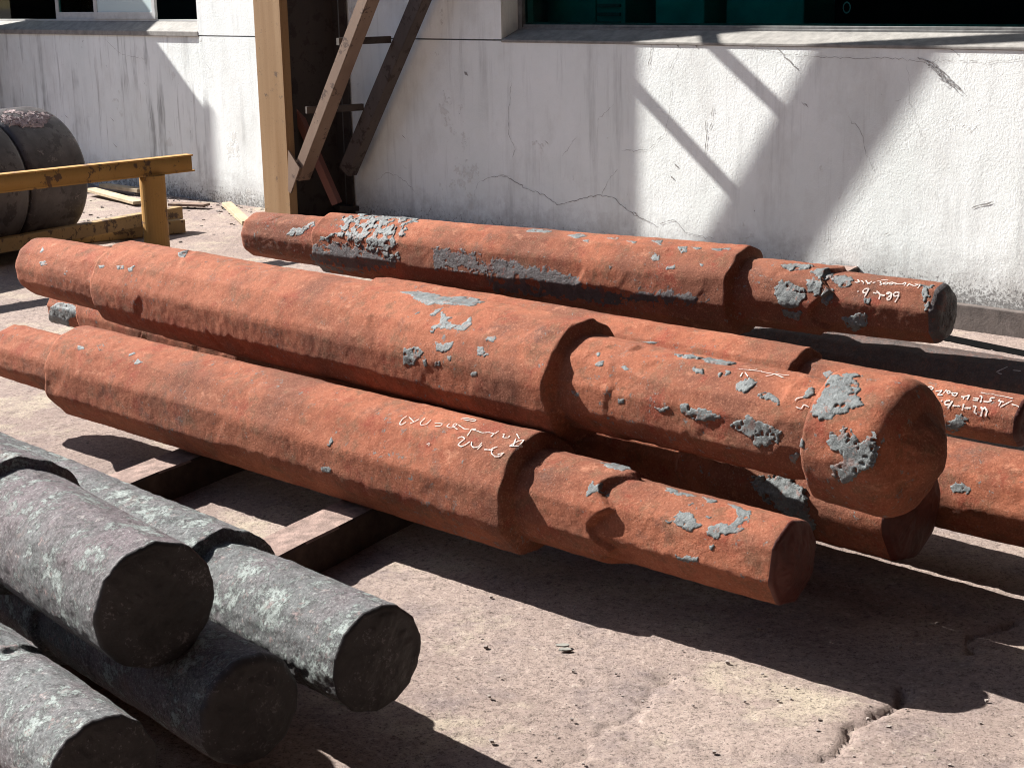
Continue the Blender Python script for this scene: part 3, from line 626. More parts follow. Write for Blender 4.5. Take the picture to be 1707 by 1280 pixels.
Ff.body(); tag(Ff.root, 'dark bar in the shade at the bottom of the near pile, between its two neighbours', 'steel bar', 'grey forged bars in the near left pile')
pL = atz(175, 1290, .24)
Ll = Shaft('grey_forged_bar', tuple(pL), -42, [(-2, -.42, .118, .118), (-.42, 0, .111, .109)], 89, [GLOG3, END], s_end=.0, facets=13, octo=False, flat=(.968, .994), chamfer=.010, ds=.005, nt=200, rough=1.6, irregular={1: .03})
Ll.body(); tag(Ll.root, 'pale grey bar at the bottom left corner with flaking scale', 'steel bar', 'grey forged bars in the near left pile')

# ------------------------------------------------------------------ timbers under the piles
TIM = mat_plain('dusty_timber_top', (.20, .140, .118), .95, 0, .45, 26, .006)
TIMS = mat_plain('shade_dark_timber_side', (.050, .034, .028), .95, 0, .4, 18, .004)  # sides coloured near black, their shade put into the paint
def timber(p, q, w, h, label, z0=0.0, name='support_timber'):
    p = p[:2]; q = q[:2]; u = (q - p) / np.linalg.norm(q - p); nn = np.array([u[1], -u[0]])
    t = empty(name, (p[0], p[1], 0)); tag(t, label, 'timber', 'timbers carrying the piles')
    L = 4.9; n = 120; st = np.linspace(-1.3, L, n); m = []
    prof = [(0, 0), (0, h - .006), (-.006, h), (-w * .25, h), (-w * .5, h), (-w * .75, h), (-w + .006, h), (-w, h - .006), (-w, 0)]
    V = []; rr = np.random.default_rng(int(w * 1000))
    for s_ in st:
        for k_, (a_, b_) in enumerate(prof):
            d = (vnoise(np.array([s_ * 9, a_ * 20, b_ * 20.]), 5) - .5) * .006
            c = u * s_ + nn * (a_ + (d if b_ < h * .9 or abs(a_ + w / 2) > w * .4 else 0)); V.append((c[0], c[1], b_ + z0 + (d if b_ > 0 else 0)))
    k_ = len(prof); F = [(i * k_ + j, (i + 1) * k_ + j, (i + 1) * k_ + j + 1, i * k_ + j + 1) for i in range(n - 1) for j in range(k_ - 1)]
    F += [tuple(range(k_)), tuple(range(n * k_ - 1, (n - 1) * k_ - 1, -1))]
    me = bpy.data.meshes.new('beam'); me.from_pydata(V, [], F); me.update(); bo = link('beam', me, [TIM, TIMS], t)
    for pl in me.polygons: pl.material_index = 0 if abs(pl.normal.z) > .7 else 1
HT = .108
t2a, t2b = atz(470, 925, HT), atz(620, 850, HT)
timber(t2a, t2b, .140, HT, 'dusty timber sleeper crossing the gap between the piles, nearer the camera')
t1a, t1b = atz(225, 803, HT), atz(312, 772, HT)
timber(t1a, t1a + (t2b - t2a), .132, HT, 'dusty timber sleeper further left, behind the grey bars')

# ------------------------------------------------------------------ building
BZ = math.atan2(WDIR[1], WDIR[0])
def W(px, py, off=0):
    d = ray(px, py); p0 = WA + WN * off; t = ((p0 - CAM) @ WN) / (d @ WN); p = CAM + d * t
    return (p - WA) @ WDIR, p[2]
STUC = mat_wall(); STUC2 = mat_wall('white_stucco_streaked', 2.6)
SILL = mat_plain('grey_concrete_sill', (.20, .19, .175), .85, 0, .3, 14, .002)
ALU = mat_plain('weathered_aluminium', (.52, .53, .52), .45, .3, .15, 12, .0004)
ALUD = mat_plain('dark_window_frame', (.15, .15, .145), .5, .2, .3, 20, .0006)
GLASS = mat_glass('dark_green_glass', (.45, .72, .70)); GLASSC = mat_glass('dusty_clear_glass', (.62, .68, .68))
k = NT('frosted_glass', .35, 0, .5); k.color((.46, .56, .56)); FROST = k.m
DARK = mat_plain('dark_interior', (.012, .015, .016), .9)
TEAL = mat_plain('teal_machine_paint', (.025, .32, .29), .5, 0, .2, 6, .0005)
BLK = mat_plain('flat_black', (.006, .006, .006), 1.0, 0, .2, 20, .002); BLK.node_tree.nodes['Principled BSDF'].inputs['Specular IOR Level'].default_value = 0
PVC = mat_plain('dark_conduit', (.10, .10, .10), .6)
bd = empty('factory_building', (WA[0], WA[1], 0), BZ)
tag(bd, 'factory building with white stucco wall and two windows behind the shafts', 'building')
def part(name, mat, box, bevel=0, par=bd, **kw):
    return MB().box(*box).build(name, mat, par, bevel, **kw)
XP = .03; XC = 1.75; XW = 3.212; ZS = 1.268; TOPZ = 6.5
part('wall', STUC2, (-9, XP, .012, .30, -.3, 1.262)); part('wall', STUC, (XP + .006, XW - .0, 0, .30, -.3, ZS - .004)); part('wall', STUC, (XW, 12, 0, .30, -.3, 1.262))
part('pier', STUC, (XP, XW, 0, .30, ZS + .005, TOPZ)); part('wall', STUC, (-9, XP, 0.012, .30, 3.1, TOPZ)); part('wall', STUC, (XW, 12, 0, .3, 3.1, TOPZ)); 
part('joint_filler', PVC, (XP, XW - .08, .010, .28, ZS - .004, ZS + .005))
part('roof', DARK, (-9.2, 12.2, -.05, 6, TOPZ, TOPZ + .2))
# right window
zi = W(859, 49, -.15)[1]; wn_ = MB().hexa([(XW, -.006, 1.255), (12, -.006, 1.255), (12, .155, 1.255), (XW, .155, 1.255), (XW, -.006, 1.272), (12, -.006, 1.272), (12, .155, zi), (XW, .155, zi)])
win = MB().box(XW + .0, XW + .035, .155, .21, zi + .0, 3.1).build('window', ALUD, bd)
wn_.build('sill', SILL, win, .004)
f = MB(); 
for (y0, y1, z0, z1) in ((.155, .215, zi - .03, zi + .012), (.165, .185, zi + .012, zi + .028), (.195, .21, zi + .012, zi + .040)): f.box(XW + .036, 12, y0, y1, z0, z1)
f.build('bottom_rail', ALUD, win, .002)
for x in (4.9, 6.9, 8.9): MB().box(x, x + .05, .160, .20, zi + .028, 3.1).build('mullion', ALUD, win) if x > 6.8 else None
MB().box(XW + .035, 12, .188, .192, zi + .02, 3.1).build('pane', GLASS, win)
# left window
win2 = MB().box(-9, XP, .13, .19, 1.372, 1.385).build('window', ALU, bd)
MB().hexa([(-9, -.004, 1.262), (XP, -.004, 1.262), (XP, .13, 1.262), (-9, .13, 1.262), (-9, -.004, 1.30), (XP, -.004, 1.30), (XP, .13, 1.372), (-9, .13, 1.372)]).build('sill', SILL, win2, .004)
def xw(px, py, off=-.12): return W(px, py, off)[0]
def sash(x0, x1, y, mat, w=.045):
    o = MB().box(x0, x0 + w, y, y + .025, 1.385, 3.1).box(x1 - w, x1, y, y + .025, 1.385, 3.1).box(x0 + w, x1 - w, y, y + .025, 1.385, 1.385 + w * 1.3).build('sash', ALU, win2, .002)
    MB().box(x0 + w, x1 - w, y + .010, y + .014, 1.385 + w * 1.3, 3.1).build('pane', mat, o)
sash(xw(88, 25), xw(160, 30), .150, GLASS); sash(xw(157, 35), xw(259, 37), .122, FROST)
MB().box(-9, xw(88, 25), .16, .164, 1.385, 3.1).build('pane', GLASS, win2)
# rooms behind
MB().box(-9, 12, 3.6, 3.7, -.3, 4).box(-9, 12, .31, 3.6, 3.9, 4).box(-9, 12, .31, 3.6, -.3, -.2).box(-9.1, -9, .31, 3.6, -.3, 4).box(12, 12.1, .31, 3.6, -.3, 4).box(1.2, 1.3, .31, 3.6, -.3, 4).build('room_shell', DARK, bd)
def inside(px0, px1, y, z1=2.9, d=.35, mat=TEAL, name='cabinet', label='teal painted machine cabinet inside the room'):
    x0 = W(px0, 20, -y)[0]; x1 = W(px1, 20, -y)[0]
    o = MB().box(x0, x1, y, y + d, .2, z1).build(name, mat, cab, .01); return o, x0, x1
cab = empty('machine_cabinet', (WA[0], WA[1], 0), BZ); tag(cab, 'teal machine cabinets standing in the dark room behind the right window', 'cabinet')
inside(868, 888, .55); inside(912, 992, .6)
o, x0, x1 = inside(993, 1042, .62)
lv = MB()
for i in range(46): lv.box(x0 + .03, x1 - .03, .600, .619, .3 + i * .055, .3 + i * .055 + .022)
lv.build('louvre', ALUD, o)
inside(1092, 1174, .6); inside(1210, 1340, .75)
rg = MB(); x, z = W(1393, 14, -.58); 
vv = []; 
for i in range(28):
    a = 2 * math.pi * i / 28
    for r_ in (.026, .019): vv.append((x + r_ * math.cos(a), .70, z + r_ * 1.3 * math.sin(a)))
me = bpy.data.meshes.new('dial_ring'); me.from_pydata(vv, [], [(2 * i, 2 * i + 1, (2 * i + 3) % 56, (2 * i + 2) % 56) for i in range(28)]); me.update(); link('dial_ring', me, ALU, o)
# cracks, chips and scuffs in the stucco
k = NT('crack_dark', .95, 0, .1); k.color((.26, .25, .24)); CRK = k.m
k = NT('scuff_grey', .95, 0, .1); k.color(k.mix(k.ramp(k.noise(60, 4, .8), [(.4, 0), (.6, 1)]), (.16, .15, .15), (.55, .55, .54))); SCUF = k.m
def crack(pts, w=.006, seed=1, mat=CRK, name='crack'):
    rr = np.random.default_rng(seed); Q = np.array([W(*p) for p in pts]); P = [Q[0]]
    for a, b in zip(Q[:-1], Q[1:]):
        n = max(2, int(np.linalg.norm(b - a) / .018))
        for i in range(1, n + 1): P.append(a + (b - a) * i / n + (rr.normal(0, .004, 2) if i < n else 0))
    P = np.array(P); tg = np.gradient(P, axis=0); tg /= np.linalg.norm(tg, axis=1)[:, None] + 1e-9; nn = np.stack([-tg[:, 1], tg[:, 0]], -1)
    ww = w * .3 * rr.uniform(.15, 1.2, len(P)); ww[0] = ww[-1] = .0003
    A_, B_ = P + nn * ww[:, None], P - nn * ww[:, None]; n = len(P)
    me = bpy.data.meshes.new(name); me.from_pydata([(a[0], -.0025, a[1]) for a in A_] + [(a[0], -.0025, a[1]) for a in B_], [], [(i, i + 1, n + i + 1, n + i) for i in range(n - 1)]); me.update()
    return link(name, me, mat, bd)
def c3(p): return (820 + p[0] / 3.047, p[1] / 3.047)
def c4(p): return (1250 + p[0] / 3.048, p[1] / 3.048)
def c2(p): return (400 + p[0] / 3.047, p[1] / 3.047)
crack([c3(p) for p in [(0, 900), (60, 890), (130, 930), (200, 970), (270, 990), (330, 1040), (400, 1025), (460, 1010), (540, 990), (620, 1005), (690, 1070), (760, 1110), (840, 1145)]], .008, 1)
crack([c3(p) for p in [(950, 260), (905, 350), (910, 450), (900, 590), (880, 680), (800, 760), (660, 765)]], .0045, 2)
crack([c3(p) for p in [(810, 220), (805, 300), (795, 360)]], .008, 3); crack([c3(p) for p in [(100, 400), (95, 500), (85, 600), (85, 680), (120, 760), (105, 800)]], .004, 4)
crack([c3(p) for p in [(620, 530), (540, 610), (540, 700)]], .003, 5); crack([c3(p) for p in [(430, 700), (360, 795)]], .004, 6); crack([c3(p) for p in [(640, 860), (590, 920), (560, 990)]], .004, 7)
crack([c3(p) for p in [(850, 1135), (930, 1120), (980, 1180), (1060, 1200), (1130, 1215)]], .006, 8); crack([c3(p) for p in [(1125, 540), (1120, 600), (1105, 660)]], .010, 9); crack([c3(p) for p in [(1088, 610), (1090, 680), (1085, 790)]], .010, 10)
crack([c4(p) for p in [(0, 240), (150, 270), (350, 290), (600, 300), (740, 295), (850, 315), (1060, 305), (1180, 320), (1393, 300)]], .004, 11)
crack([c4(p) for p in [(135, 245), (190, 300), (250, 362)]], .010, 12); crack([c4(p) for p in [(975, 225), (1020, 250), (1060, 285)]], .009, 13); crack([c4(p) for p in [(500, 590), (560, 660), (590, 770), (630, 870)]], .004, 14)
crack([c4(p) for p in [(800, 330), (815, 430), (810, 520), (840, 600), (870, 690)]], .003, 15); crack([c4(p) for p in [(1125, 1060), (1180, 1040), (1235, 1025)]], .012, 16); crack([c4(p) for p in [(675, 1198), (712, 1178)]], .012, 17)
crack([c4(p) for p in [(735, 515), (775, 503)]], .009, 18); crack([c4(p) for p in [(400, 1150), (400, 1230)]], .004, 19); crack([c4(p) for p in [(945, 970), (950, 1020)]], .005, 20)
crack([c2(p) for p in [(1190, 1000), (1210, 930), (1260, 905), (1371, 895)]], .004, 21); crack([c2(p) for p in [(690, 920), (740, 880), (800, 890), (850, 930), (890, 975)]], .004, 22); crack([c2(p) for p in [(955, 1090), (975, 1040)]], .010, 23)
crack([(176, 66), (195, 85), (205, 92), (245, 99)], .004, 24); crack([(340, 100), (352, 120), (358, 145)], .003, 25)
for i, (x0, y0) in enumerate([(1030, 225), (940, 222)]): crack([c3((x0, y0)), c3((x0 + 12, y0 + 22))], .03, 30 + i)
for i in range(16):
    y = 250 + i * 9; x0 = 850 + i * 9 + (i % 3) * 12; crack([c4((x0, y + 40)), c4((x0 + 55, y + 62)), c4((x0 + 95, y + 105))], .010, 40 + i, SCUF, 'scuff')
for i, (x, y, w_) in enumerate([(112, 193, .012), (188, 198, .012), (193, 241, .013), (778, 122, .03), (1128, 275, .02), (1122, 295, .02), (1345, 175, .012), (1340, 172, .01), (674, 227, .008), (675, 277, .012), (912, 236, .01), (1060, 355, .02)]):
    crack([(x - 4, y - 2), (x + 3, y + 5)], w_, 70 + i, name='chip')
gd = s1 - s0; gd /= np.linalg.norm(gd); gt = MB().beam(s0 - gd * 1.2 + np.array([0, 0, .0]), s1 + gd * 2.5, .10, .010).build('black_strip', BLK, None, .002); tag(gt, 'flat black strip on the concrete along the foot of the wall, right', 'drain')  # flat black strip drawing the dark line on the concrete
# kerb along the wall foot, right
KERB = mat_plain('brown_kerb_stone', (.095, .078, .07), .85, 0, .35, 16, .003)
for i in range(4):
    x0 = 4.9 + i * 1.3
    o = MB().box(x0, x0 + 1.29, -.045, -.001, -.16, -.012).build('kerb_stone', KERB, bd, .006)

# ------------------------------------------------------------------ steel columns with laced braces
YEL = mat_paint('faded_yellow_paint', (.20, .108, .040), (.27, .165, .078), (.085, .05, .028), .62, vs=.05, vf=9)
BRN = mat_paint('brown_rusty_steel', (.13, .08, .055), (.20, .135, .095), (.06, .035, .025), .58)
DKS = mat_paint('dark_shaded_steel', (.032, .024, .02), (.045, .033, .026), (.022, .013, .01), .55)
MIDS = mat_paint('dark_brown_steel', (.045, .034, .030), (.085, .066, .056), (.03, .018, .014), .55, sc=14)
KX = -(SUN @ WDIR) / (SUN @ WN); KZ = SUN[2] / (SUN @ WN); OFF = 2.50 / KX
def column(xc, label, braces=True, taper=False):
    c = empty('steel_column', tuple(WA + WDIR * xc), BZ); tag(c, label, 'column', 'steel columns carrying the crane rail')
    hw = (W(479, 200, OFF)[0] - W(436, 200, OFF)[0]) / 2; H_ = 5.2; OFF_ = .74
    if not taper:
        MB().box(-hw, hw, -OFF - .016, -OFF, 0, H_).build('flange', YEL, c, .002)
        MB().box(-hw, -hw + .012, -OFF, -OFF + .06, 0, H_).box(hw - .012, hw, -OFF, -OFF + .05, 0, H_).build('flange_lip', YEL, c)
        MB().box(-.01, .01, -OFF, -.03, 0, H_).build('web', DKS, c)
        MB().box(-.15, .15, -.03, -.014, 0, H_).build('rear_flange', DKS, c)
        MB().box(-hw - .05, hw + .05, -OFF - .07, .0 - .002, -.02, .02).build('base_plate', DKS, c)
    else:
        # haunched outer edge, shaped to cast the shade on the left wall
        x1, z1 = W(335, 170); x2, z2 = W(245, 45)
        g = (x1 - x2) / (z2 - z1)           # along-wall retreat per metre on the shadow
        zA = z1 + KZ * OFF_; oB = .12; zB = zA + 0; 
        # shadow (KX*o, z-KZ*o): edge o(z) with slope so that dX/dZ = -g
        do = 1.0; dz = -do * KX / g + KZ * do * 0
        # o decreases by d -> X decreases KX*d, Z changes dz_src+KZ*d ; want KX*d = g*(dz_src+KZ*d)
        d = OFF_ - oB; dzs = KX * d / g - KZ * d; zB = zA + max(dzs, .05)
        for nm, hw_, m in (('web', .01, DKS),):
            me = MB(); me.v = [(-hw_, 0, 0), (-hw_, -OFF_, 0), (-hw_, -OFF_, zA), (-hw_, -oB, zB), (-hw_, -oB, H_), (-hw_, 0, H_), (hw_, 0, 0), (hw_, -OFF_, 0), (hw_, -OFF_, zA), (hw_, -oB, zB), (hw_, -oB, H_), (hw_, 0, H_)]
            me.f = [(0, 1, 2, 3, 4, 5), (11, 10, 9, 8, 7, 6)] + [(i, i + 6, (i + 1) % 6 + 6, (i + 1) % 6) for i in range(6)]
            me.build('web', m, c)
        MB().box(-hw, hw, -OFF_ - .016, -OFF_, 0, zA).build('flange', YEL, c)
    return c, hw
xcol = (W(479, 200, OFF)[0] + W(436, 200, OFF)[0]) / 2
cc, hw = column(xcol, 'tall yellow steel column in front of the white wall with laced diagonal braces')
xcol2 = .10 - KX * .74 - hw
column(xcol2, 'unseen yellow steel column at left, its haunch shaped to shade the left wall', taper=True)
# brace: two raking channels and their lacing, in the plane of the outer flange
br = empty('column_brace', tuple(WA + WDIR * xcol), BZ); tag(br, 'pair of rusty raking steel channels laced together and bolted to the yellow column', 'brace')
def lc(px, py, off): x, z = W(px, py, off); return np.array([x - xcol, -off, z])
a0, a1 = lc(492, 296, OFF), lc(605, 0, OFF); uu = (a1 - a0) / np.linalg.norm(a1 - a0)
top1 = a0 + uu * (4.9 - a0[2]) / uu[2]
def channel(p, q, w, dep, mat, parent):
    # web faces the camera (outward), flanges run back toward the wall
    return MB().beam(p, q, .008, w, up=np.cross(q - p, (0, 1, 0)), ow=0).beam(p, q, dep, .007, up=np.cross(q - p, (0, 1, 0)), ow=-dep / 2, oh=w / 2).beam(p, q, dep, .007, up=np.cross(q - p, (0, 1, 0)), ow=-dep / 2, oh=-w / 2).build('channel', mat, parent)
channel(a0, top1, .075, .10, BRN, br)
b0, b1 = lc(573, 286, .17), lc(694, 0, .17); ub = (b1 - b0) / np.linalg.norm(b1 - b0); top2 = b0 + ub * (4.9 - b0[2]) / ub[2]
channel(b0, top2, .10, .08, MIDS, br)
for (px, py, qx) in ((563, 70, 650), (510, 184, 605)):
    p = lc(px, py, OFF - .02); q_ = lc(qx, py, .17); q_[2] = p[2]
    MB().beam(p, q_, .035, .045).build('tie', DKS, br)
# lacing bars between column and brace (their shadows cross the white wall)
for (p1, p2) in (((1072, 160), (1290, 392)), ((1190, 75), (1385, 262))):
    S1 = np.array(W(*p1)); S2 = np.array(W(*p2)); s1_ = np.array([S1[0] - KX * OFF - xcol, -OFF - .02, S1[1] + KZ * OFF]); s2_ = np.array([S2[0] - KX * OFF - xcol, -OFF - .02, S2[1] + KZ * OFF])
    u_ = (s2_ - s1_); s1_ = s1_ if s1_[0] < hw + .02 else s1_ - u_ * (s1_[0] - hw + .02) / u_[0]
    MB().beam(s1_, s2_, .012, .085, up=np.cross(u_, (0, 1, 0))).build('lacing_bar', BRN, br)
gp = [lc(486, 250, OFF), lc(505, 280, OFF), lc(490, 322, OFF), lc(486, 318, OFF)]
MB().prism([(p[0], p[2]) for p in gp], -OFF - .03, -OFF - .018).build('gusset_plate', BRN, br)
# lower counter brace, nearly lost in the shade
cbz = MB().beam(lc(470, 130, .4), lc(562, 340, .25), .07, .05).build('counter_brace', mat_paint('dull_red_steel', (.16, .065, .045), (.20, .08, .06)), None)
cbz.name = 'counter_brace'; cbz.parent = br
tag(MB().tube(tuple(WA + WDIR * 1.70 + WN * .02), tuple(WA + WDIR * 1.70 + WN * .02 + np.array([0, 0, 3.])), .012, 10).build('wall_conduit', PVC, None, smooth=True), 'thin vertical conduit on the wall right behind the column', 'conduit')
rb_ = MB(); rb_.box(-14, 14, -OFF - .15, -OFF + .15, 5.2, 5.22).box(-14, 14, -OFF - .01, -OFF + .01, 5.22, 5.7).box(-14, 14, -OFF - .15, -OFF + .15, 5.7, 5.72)
cr_ = rb_.build('crane_rail_beam', YEL); cr_.location = tuple(WA + WDIR * xcol); cr_.rotation_euler = (0, 0, BZ); tag(cr_, 'yellow crane rail beam carried along the wall on the steel columns', 'beam')

# ------------------------------------------------------------------ steel roll at the left
az = math.radians(27); ru = np.array([math.sin(az), math.cos(az), 0]); rr_ = .44
far_c = atz(62, 291, rr_ + .02); ROLLM = None
k = NT('dark_machined_steel', .5, .35, .5)
a_ = k.noise(3.2, 6, .65); b_ = k.noise(60, 4, .7, k.mapped((1, 1, 1))); base = k.mix(k.ramp(a_, [(.4, 0), (.6, 1)]), (.050, .044, .046), (.105, .095, .095))
base = k.mix(k.ramp(k.noise(6, 7, .75), [(.52, 0), (.56, .8)]), base, (.030, .023, .025)); base = k.mix(k.ramp(k.noise(9, 8, .8, k.mapped(loc=(3, 3, 1))), [(.60, 0), (.62, .8)]), base, (.18, .16, .155)); k.color(base); k.bump(b_, .001, .5); k.bump(k.noise(7, 7, .75), .003, .5); ROLLM = k.m
roll = empty('steel_roll', tuple(far_c - np.array([0, 0, far_c[2]]))); tag(roll, 'large dark grooved steel roll lying at the left in front of the white wall', 'steel roll')
def ring(s0, s1, r, name):
    n = 140; prof = [(s0, r - .02), (s0 + .012, r - .004), (s0 + .03, r)] + [(s0 + .03 + (s1 - s0 - .06) * i / 6, r) for i in range(1, 7)] + [(s1 - .012, r - .004), (s1, r - .02)]
    e = np.array([math.cos(az), -math.sin(az), 0]); V = []
    for a, b in [(s0, .01)] + prof + [(s1, .01)]:
        for i in range(n):
            t = 2 * math.pi * i / n; V.append(ru * a + e * b * math.cos(t) + np.array([0, 0, b * math.sin(t) + far_c[2]]))
    m = len(prof) + 2; idx = np.arange(m * n).reshape(m, n); nx_ = np.roll(idx, -1, 1); q = np.stack([idx[:-1], idx[1:], nx_[1:], nx_[:-1]], -1).reshape(-1, 4)
    return mesh_np(name, V, q, ROLLM, roll)
ring(-.50, 0, rr_, 'band'); ring(-1.1, -.525, rr_, 'band'); ring(-1.6, -1.1, rr_ * .6, 'journal'); ring(-.53, -.49, rr_ - .03, 'groove')
# peeling pinkish scale on top of the roll
def roll_pix(px, py):
    d = ray(px, py); w = CAM - far_c; e = np.array([math.cos(az), -math.sin(az), 0]); kk = np.array([0, 0, 1.])
    A_ = np.array([w @ e, w @ kk]); B_ = np.array([d @ e, d @ kk]); a = B_ @ B_; b = 2 * A_ @ B_; c = A_ @ A_ - rr_ ** 2; t = (-b - math.sqrt(max(0, b * b - 4 * a * c))) / 2 / a; p = w + d * t
    return p @ ru, math.atan2(p @ kk, p @ e)
PINK = mat_scale('pinkish_peeling_scale', (.42, .32, .31), (.20, .13, .13), (.5, .42, .40))
rs_ = np.random.default_rng(3); e = np.array([math.cos(az), -math.sin(az), 0])
for i in range(52):
    px = rs_.uniform(6, 76); py = 181 + rs_.uniform(0, 26) + (px - 8) * .12; s_, t_ = roll_pix(px, py); V = []; L_ = rs_.uniform(.05, .13); w_ = rs_.uniform(.012, .032); n = 7; cv = rs_.uniform(-.02, .02)
    for j in range(n):
        f_ = j / (n - 1) - .5; wd = w_ * (1 - (2 * f_) ** 2) + .003
        for sg, lf in ((-1, .002), (1, .002 + rs_.uniform(.001, .007))):
            ss = s_ + f_ * L_; tt = t_ + (sg * wd / 2 + cv * (2 * f_) ** 2 + rs_.uniform(-.003, .003)) / rr_; r_ = rr_ + lf; V.append(ru * ss + e * r_ * math.cos(tt) + np.array([0, 0, far_c[2] + r_ * math.sin(tt)]))
    me = bpy.data.meshes.new('scale_flake'); me.from_pydata([tuple(p) for p in V], [], [(2 * j, 2 * j + 1, 2 * j + 3, 2 * j + 2) for j in range(n - 1)]); me.update(); link('scale_flake', me, PINK, roll)

# ------------------------------------------------------------------ yellow barrier rail
YEL2 = mat_paint('yellow_barrier_paint', (.31, .155, .032), (.37, .20, .05), (.07, .035, .022), .565)
pb = atz(252, 409, 0); hb = .50
r1 = atz(310, 257, .60); r0 = atz(0, 290, .60); dirb = (r1 - r0); 
zt = .62
P1 = atz(316, 257, zt); P0 = atz(0, 290, zt); v = (P1 - P0) / np.linalg.norm(P1 - P0)
nb = np.cross(ray(251, 350), CU); tb = ((CAM - P0) @ nb) / (v @ nb); pb = P0 + v * tb; pb[2] = 0
P0 = P0 - v * 2.6
bar = empty('yellow_barrier', (pb[0], pb[1], 0)); tag(bar, 'yellow steel barrier, a beam on a round post in front of the steel roll', 'barrier'); o0 = np.array([pb[0], pb[1], 0])
hh = .105
MB().beam(P0 - o0, P1 - o0, .075, .010, oh=-.005).build('top_flange', YEL2, bar, .001)
MB().beam(P0 - o0, P1 - v * .012 - o0, .010, hh - .02, ow=.031, oh=-hh / 2).build('web', YEL2, bar)
MB().beam(P0 - o0, P1 + v * .006 - o0, .075, .010, oh=-hh + .005).build('bottom_flange', YEL2, bar, .001)
MB().tube((0, 0, 0), (0, 0, zt - hh), .078, 28).build('post', YEL2, bar, smooth=False)
pst = bar.children[-1]; pst.data.polygons.foreach_set('use_smooth', [len(p.vertices) == 4 for p in pst.data.polygons])
YEL3 = mat_paint('worn_yellow_timber_paint', (.25, .16, .06), (.30, .20, .09), (.06, .035, .025), .54, sc=14)
def low_rail(p, q, z, h, w, label):
    a, b = atz(*p, z), atz(*q, z); u = (b - a) / np.linalg.norm(b - a); a = a - u * .5
    o = MB().beam(a, b, w, h, oh=-h / 2).build('low_rail', YEL3, None, .004); tag(o, label, 'beam', 'low rails by the barrier')
low_rail((75, 384), (298, 344), .17, .085, .07, 'worn yellow low rail behind the barrier post, the upper one')
low_rail((0, 395), (305, 365), .10, .09, .08, 'worn yellow low rail lying on the ground by the barrier post')
# ------------------------------------------------------------------ odds and ends by the wall
WOOD = mat_plain('pale_broken_wood', (.36, .28, .18), .85, 0, .3, 12, .002)
def plank(p, q, z0, z1, w, h, label, mat=WOOD, name='plank'):
    a, b = atz(*p, z0), atz(*q, z1); o = MB().beam(a, b, w, h).build(name, mat, None, .003); tag(o, label, 'plank')
plank((150, 316), (232, 338), .05, .03, .10, .025, 'yellowish plank lying on the ground behind the barrier post')
plank((172, 309), (236, 318), .05, .05, .08, .03, 'short pale plank end against the wall foot behind the barrier')
plank((378, 340), (412, 372), .10, .03, .07, .03, 'pale splintered board propped by the end of the rear shaft')
plank((285, 340), (345, 342), .03, .03, .10, .02, 'dark flat board on the ground by the pier', BRN)
plank((560, 346), (668, 346), .10, .06, .14, .035, 'dark flat steel offcut lying against the wall right of the column', DKS, 'steel_offcut')
rub = MB(); rs2 = np.random.default_rng(8)
for i in range(260):
    if i < 170:
        x_ = rs2.uniform(-1.8, 1.5); o_ = abs(rs2.normal(0, .22)) + .03
    else: x_ = rs2.uniform(-.5, 1.6); o_ = rs2.uniform(.1, 1.4)
    p = WA + WDIR * x_ + WN * o_; r_ = rs2.uniform(.004, .013) * (1.9 if rs2.random() < .07 else 1); rr3 = lambda: rs2.uniform(.5, 1.1)
    z_ = r_ * .3; rub.hexa([(p[0] + sx * r_ * rr3(), p[1] + sy * r_ * rr3(), max(-.01, z_ + sz * r_ * .6 * rr3())) for sz in (-1, 1) for sx, sy in ((-1, -1), (1, -1), (1, 1), (-1, 1))])
tag(rub.build('rubble', mat_plain('rubble', (.19, .165, .15), .9, 0, .5, 30)), 'small rubble and chips scattered at the foot of the wall', 'rubble', kind='stuff')
chips = MB()
for i in range(520):
    p = atz(rs2.uniform(-100, 1800), rs2.uniform(640, 1330), 0); r_ = abs(rs2.normal(0, .0014)) + .0012
    chips.hexa([(p[0] + sx * r_ * rs2.uniform(.5, 1.4), p[1] + sy * r_ * rs2.uniform(.5, 1.4), sz * r_ * rs2.uniform(.4, .9) + .003) for sz in (-1, 1) for sx, sy in ((-1, -1), (1, -1), (1, 1), (-1, 1))])
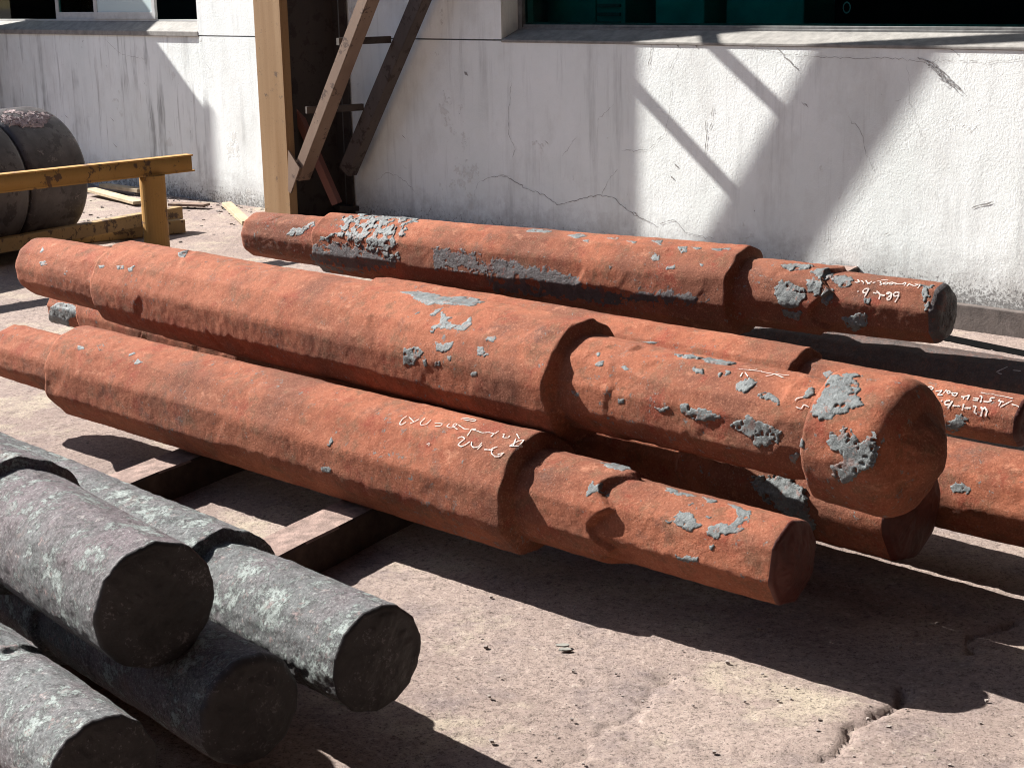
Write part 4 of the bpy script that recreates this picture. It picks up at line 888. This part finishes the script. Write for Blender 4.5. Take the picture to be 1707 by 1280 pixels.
tag(chips.build('grit', mat_plain('grit', (.22, .19, .17), .9, 0, .5, 50)), 'fine grit and scale crumbs scattered over the concrete', 'grit', kind='stuff')
FL = mat_plain('flat_grey_flake', (.17, .165, .145), .7, 0, .2)
for i, (px, py, lb) in enumerate(((942, 1084, 'small flat grey flake lower of a pair on the sunlit concrete'), (938, 1079, 'small flat grey flake overlapping another on the sunlit concrete'))):
    p = atz(px, py, 0); me = MB(); n = 9; vv = []
    for zz in (.002 + i * .003, .005 + i * .003):
        for j in range(n): t = 2 * math.pi * j / n; vv.append((p[0] + .018 * math.cos(t) * rs2.uniform(.8, 1.1), p[1] + .009 * math.sin(t) * rs2.uniform(.8, 1.1), zz))
    me.v = vv; me.f = [tuple(range(n - 1, -1, -1)), tuple(range(n, 2 * n))] + [(j, (j + 1) % n, n + (j + 1) % n, n + j) for j in range(n)]
    tag(me.build('flake', FL), lb, 'flake')

# ------------------------------------------------------------------ unseen canopy and walls added to block sky light and deepen the shade
SHEET = mat_plain('dark_roof_sheet', (.07, .075, .08), .8, 0, .2, 3, .002)
cn = empty('added_canopy', (3, 0, 0)); tag(cn, 'unseen canopy added over the yard to block sky light', 'canopy')
MB().box(-6.2, 9, -9, 7.2, 6.9, 6.96).build('roof_sheet', SHEET, cn)  # added roof, keeps overhead sky light off the piles
for y_ in (-8, -4, 0.4, 4.6): MB().box(-6.2, 9, y_, y_ + .14, 6.6, 6.9).build('rafter', DKS, cn)
for x_, y_ in ((-6, -8), (8.6, -8), (8.6, 4.7), (-6, -4)): MB().box(x_, x_ + .2, y_, y_ + .2, 0, 6.6).build('post', DKS, cn)
hl = empty('added_hall', (0, -5, 0)); tag(hl, 'unseen hall walls added around the yard to darken the shade', 'building')
BRK = mat_plain('dark_brick', (.16, .10, .08), .9, 0, .25, 8, .003)
MB().box(-9, 12, -1.2, -1, 0, 7.5).box(11, 11.2, -1, 12, 0, 7.5).build('wall', BRK, hl)  # added walls behind and right of the camera, holding back sky light

MB().box(-18, -17, -12, 22, 0, 6.0).build('wall', SHEET, hl)  # unseen wall added at left to cut the bright low sky
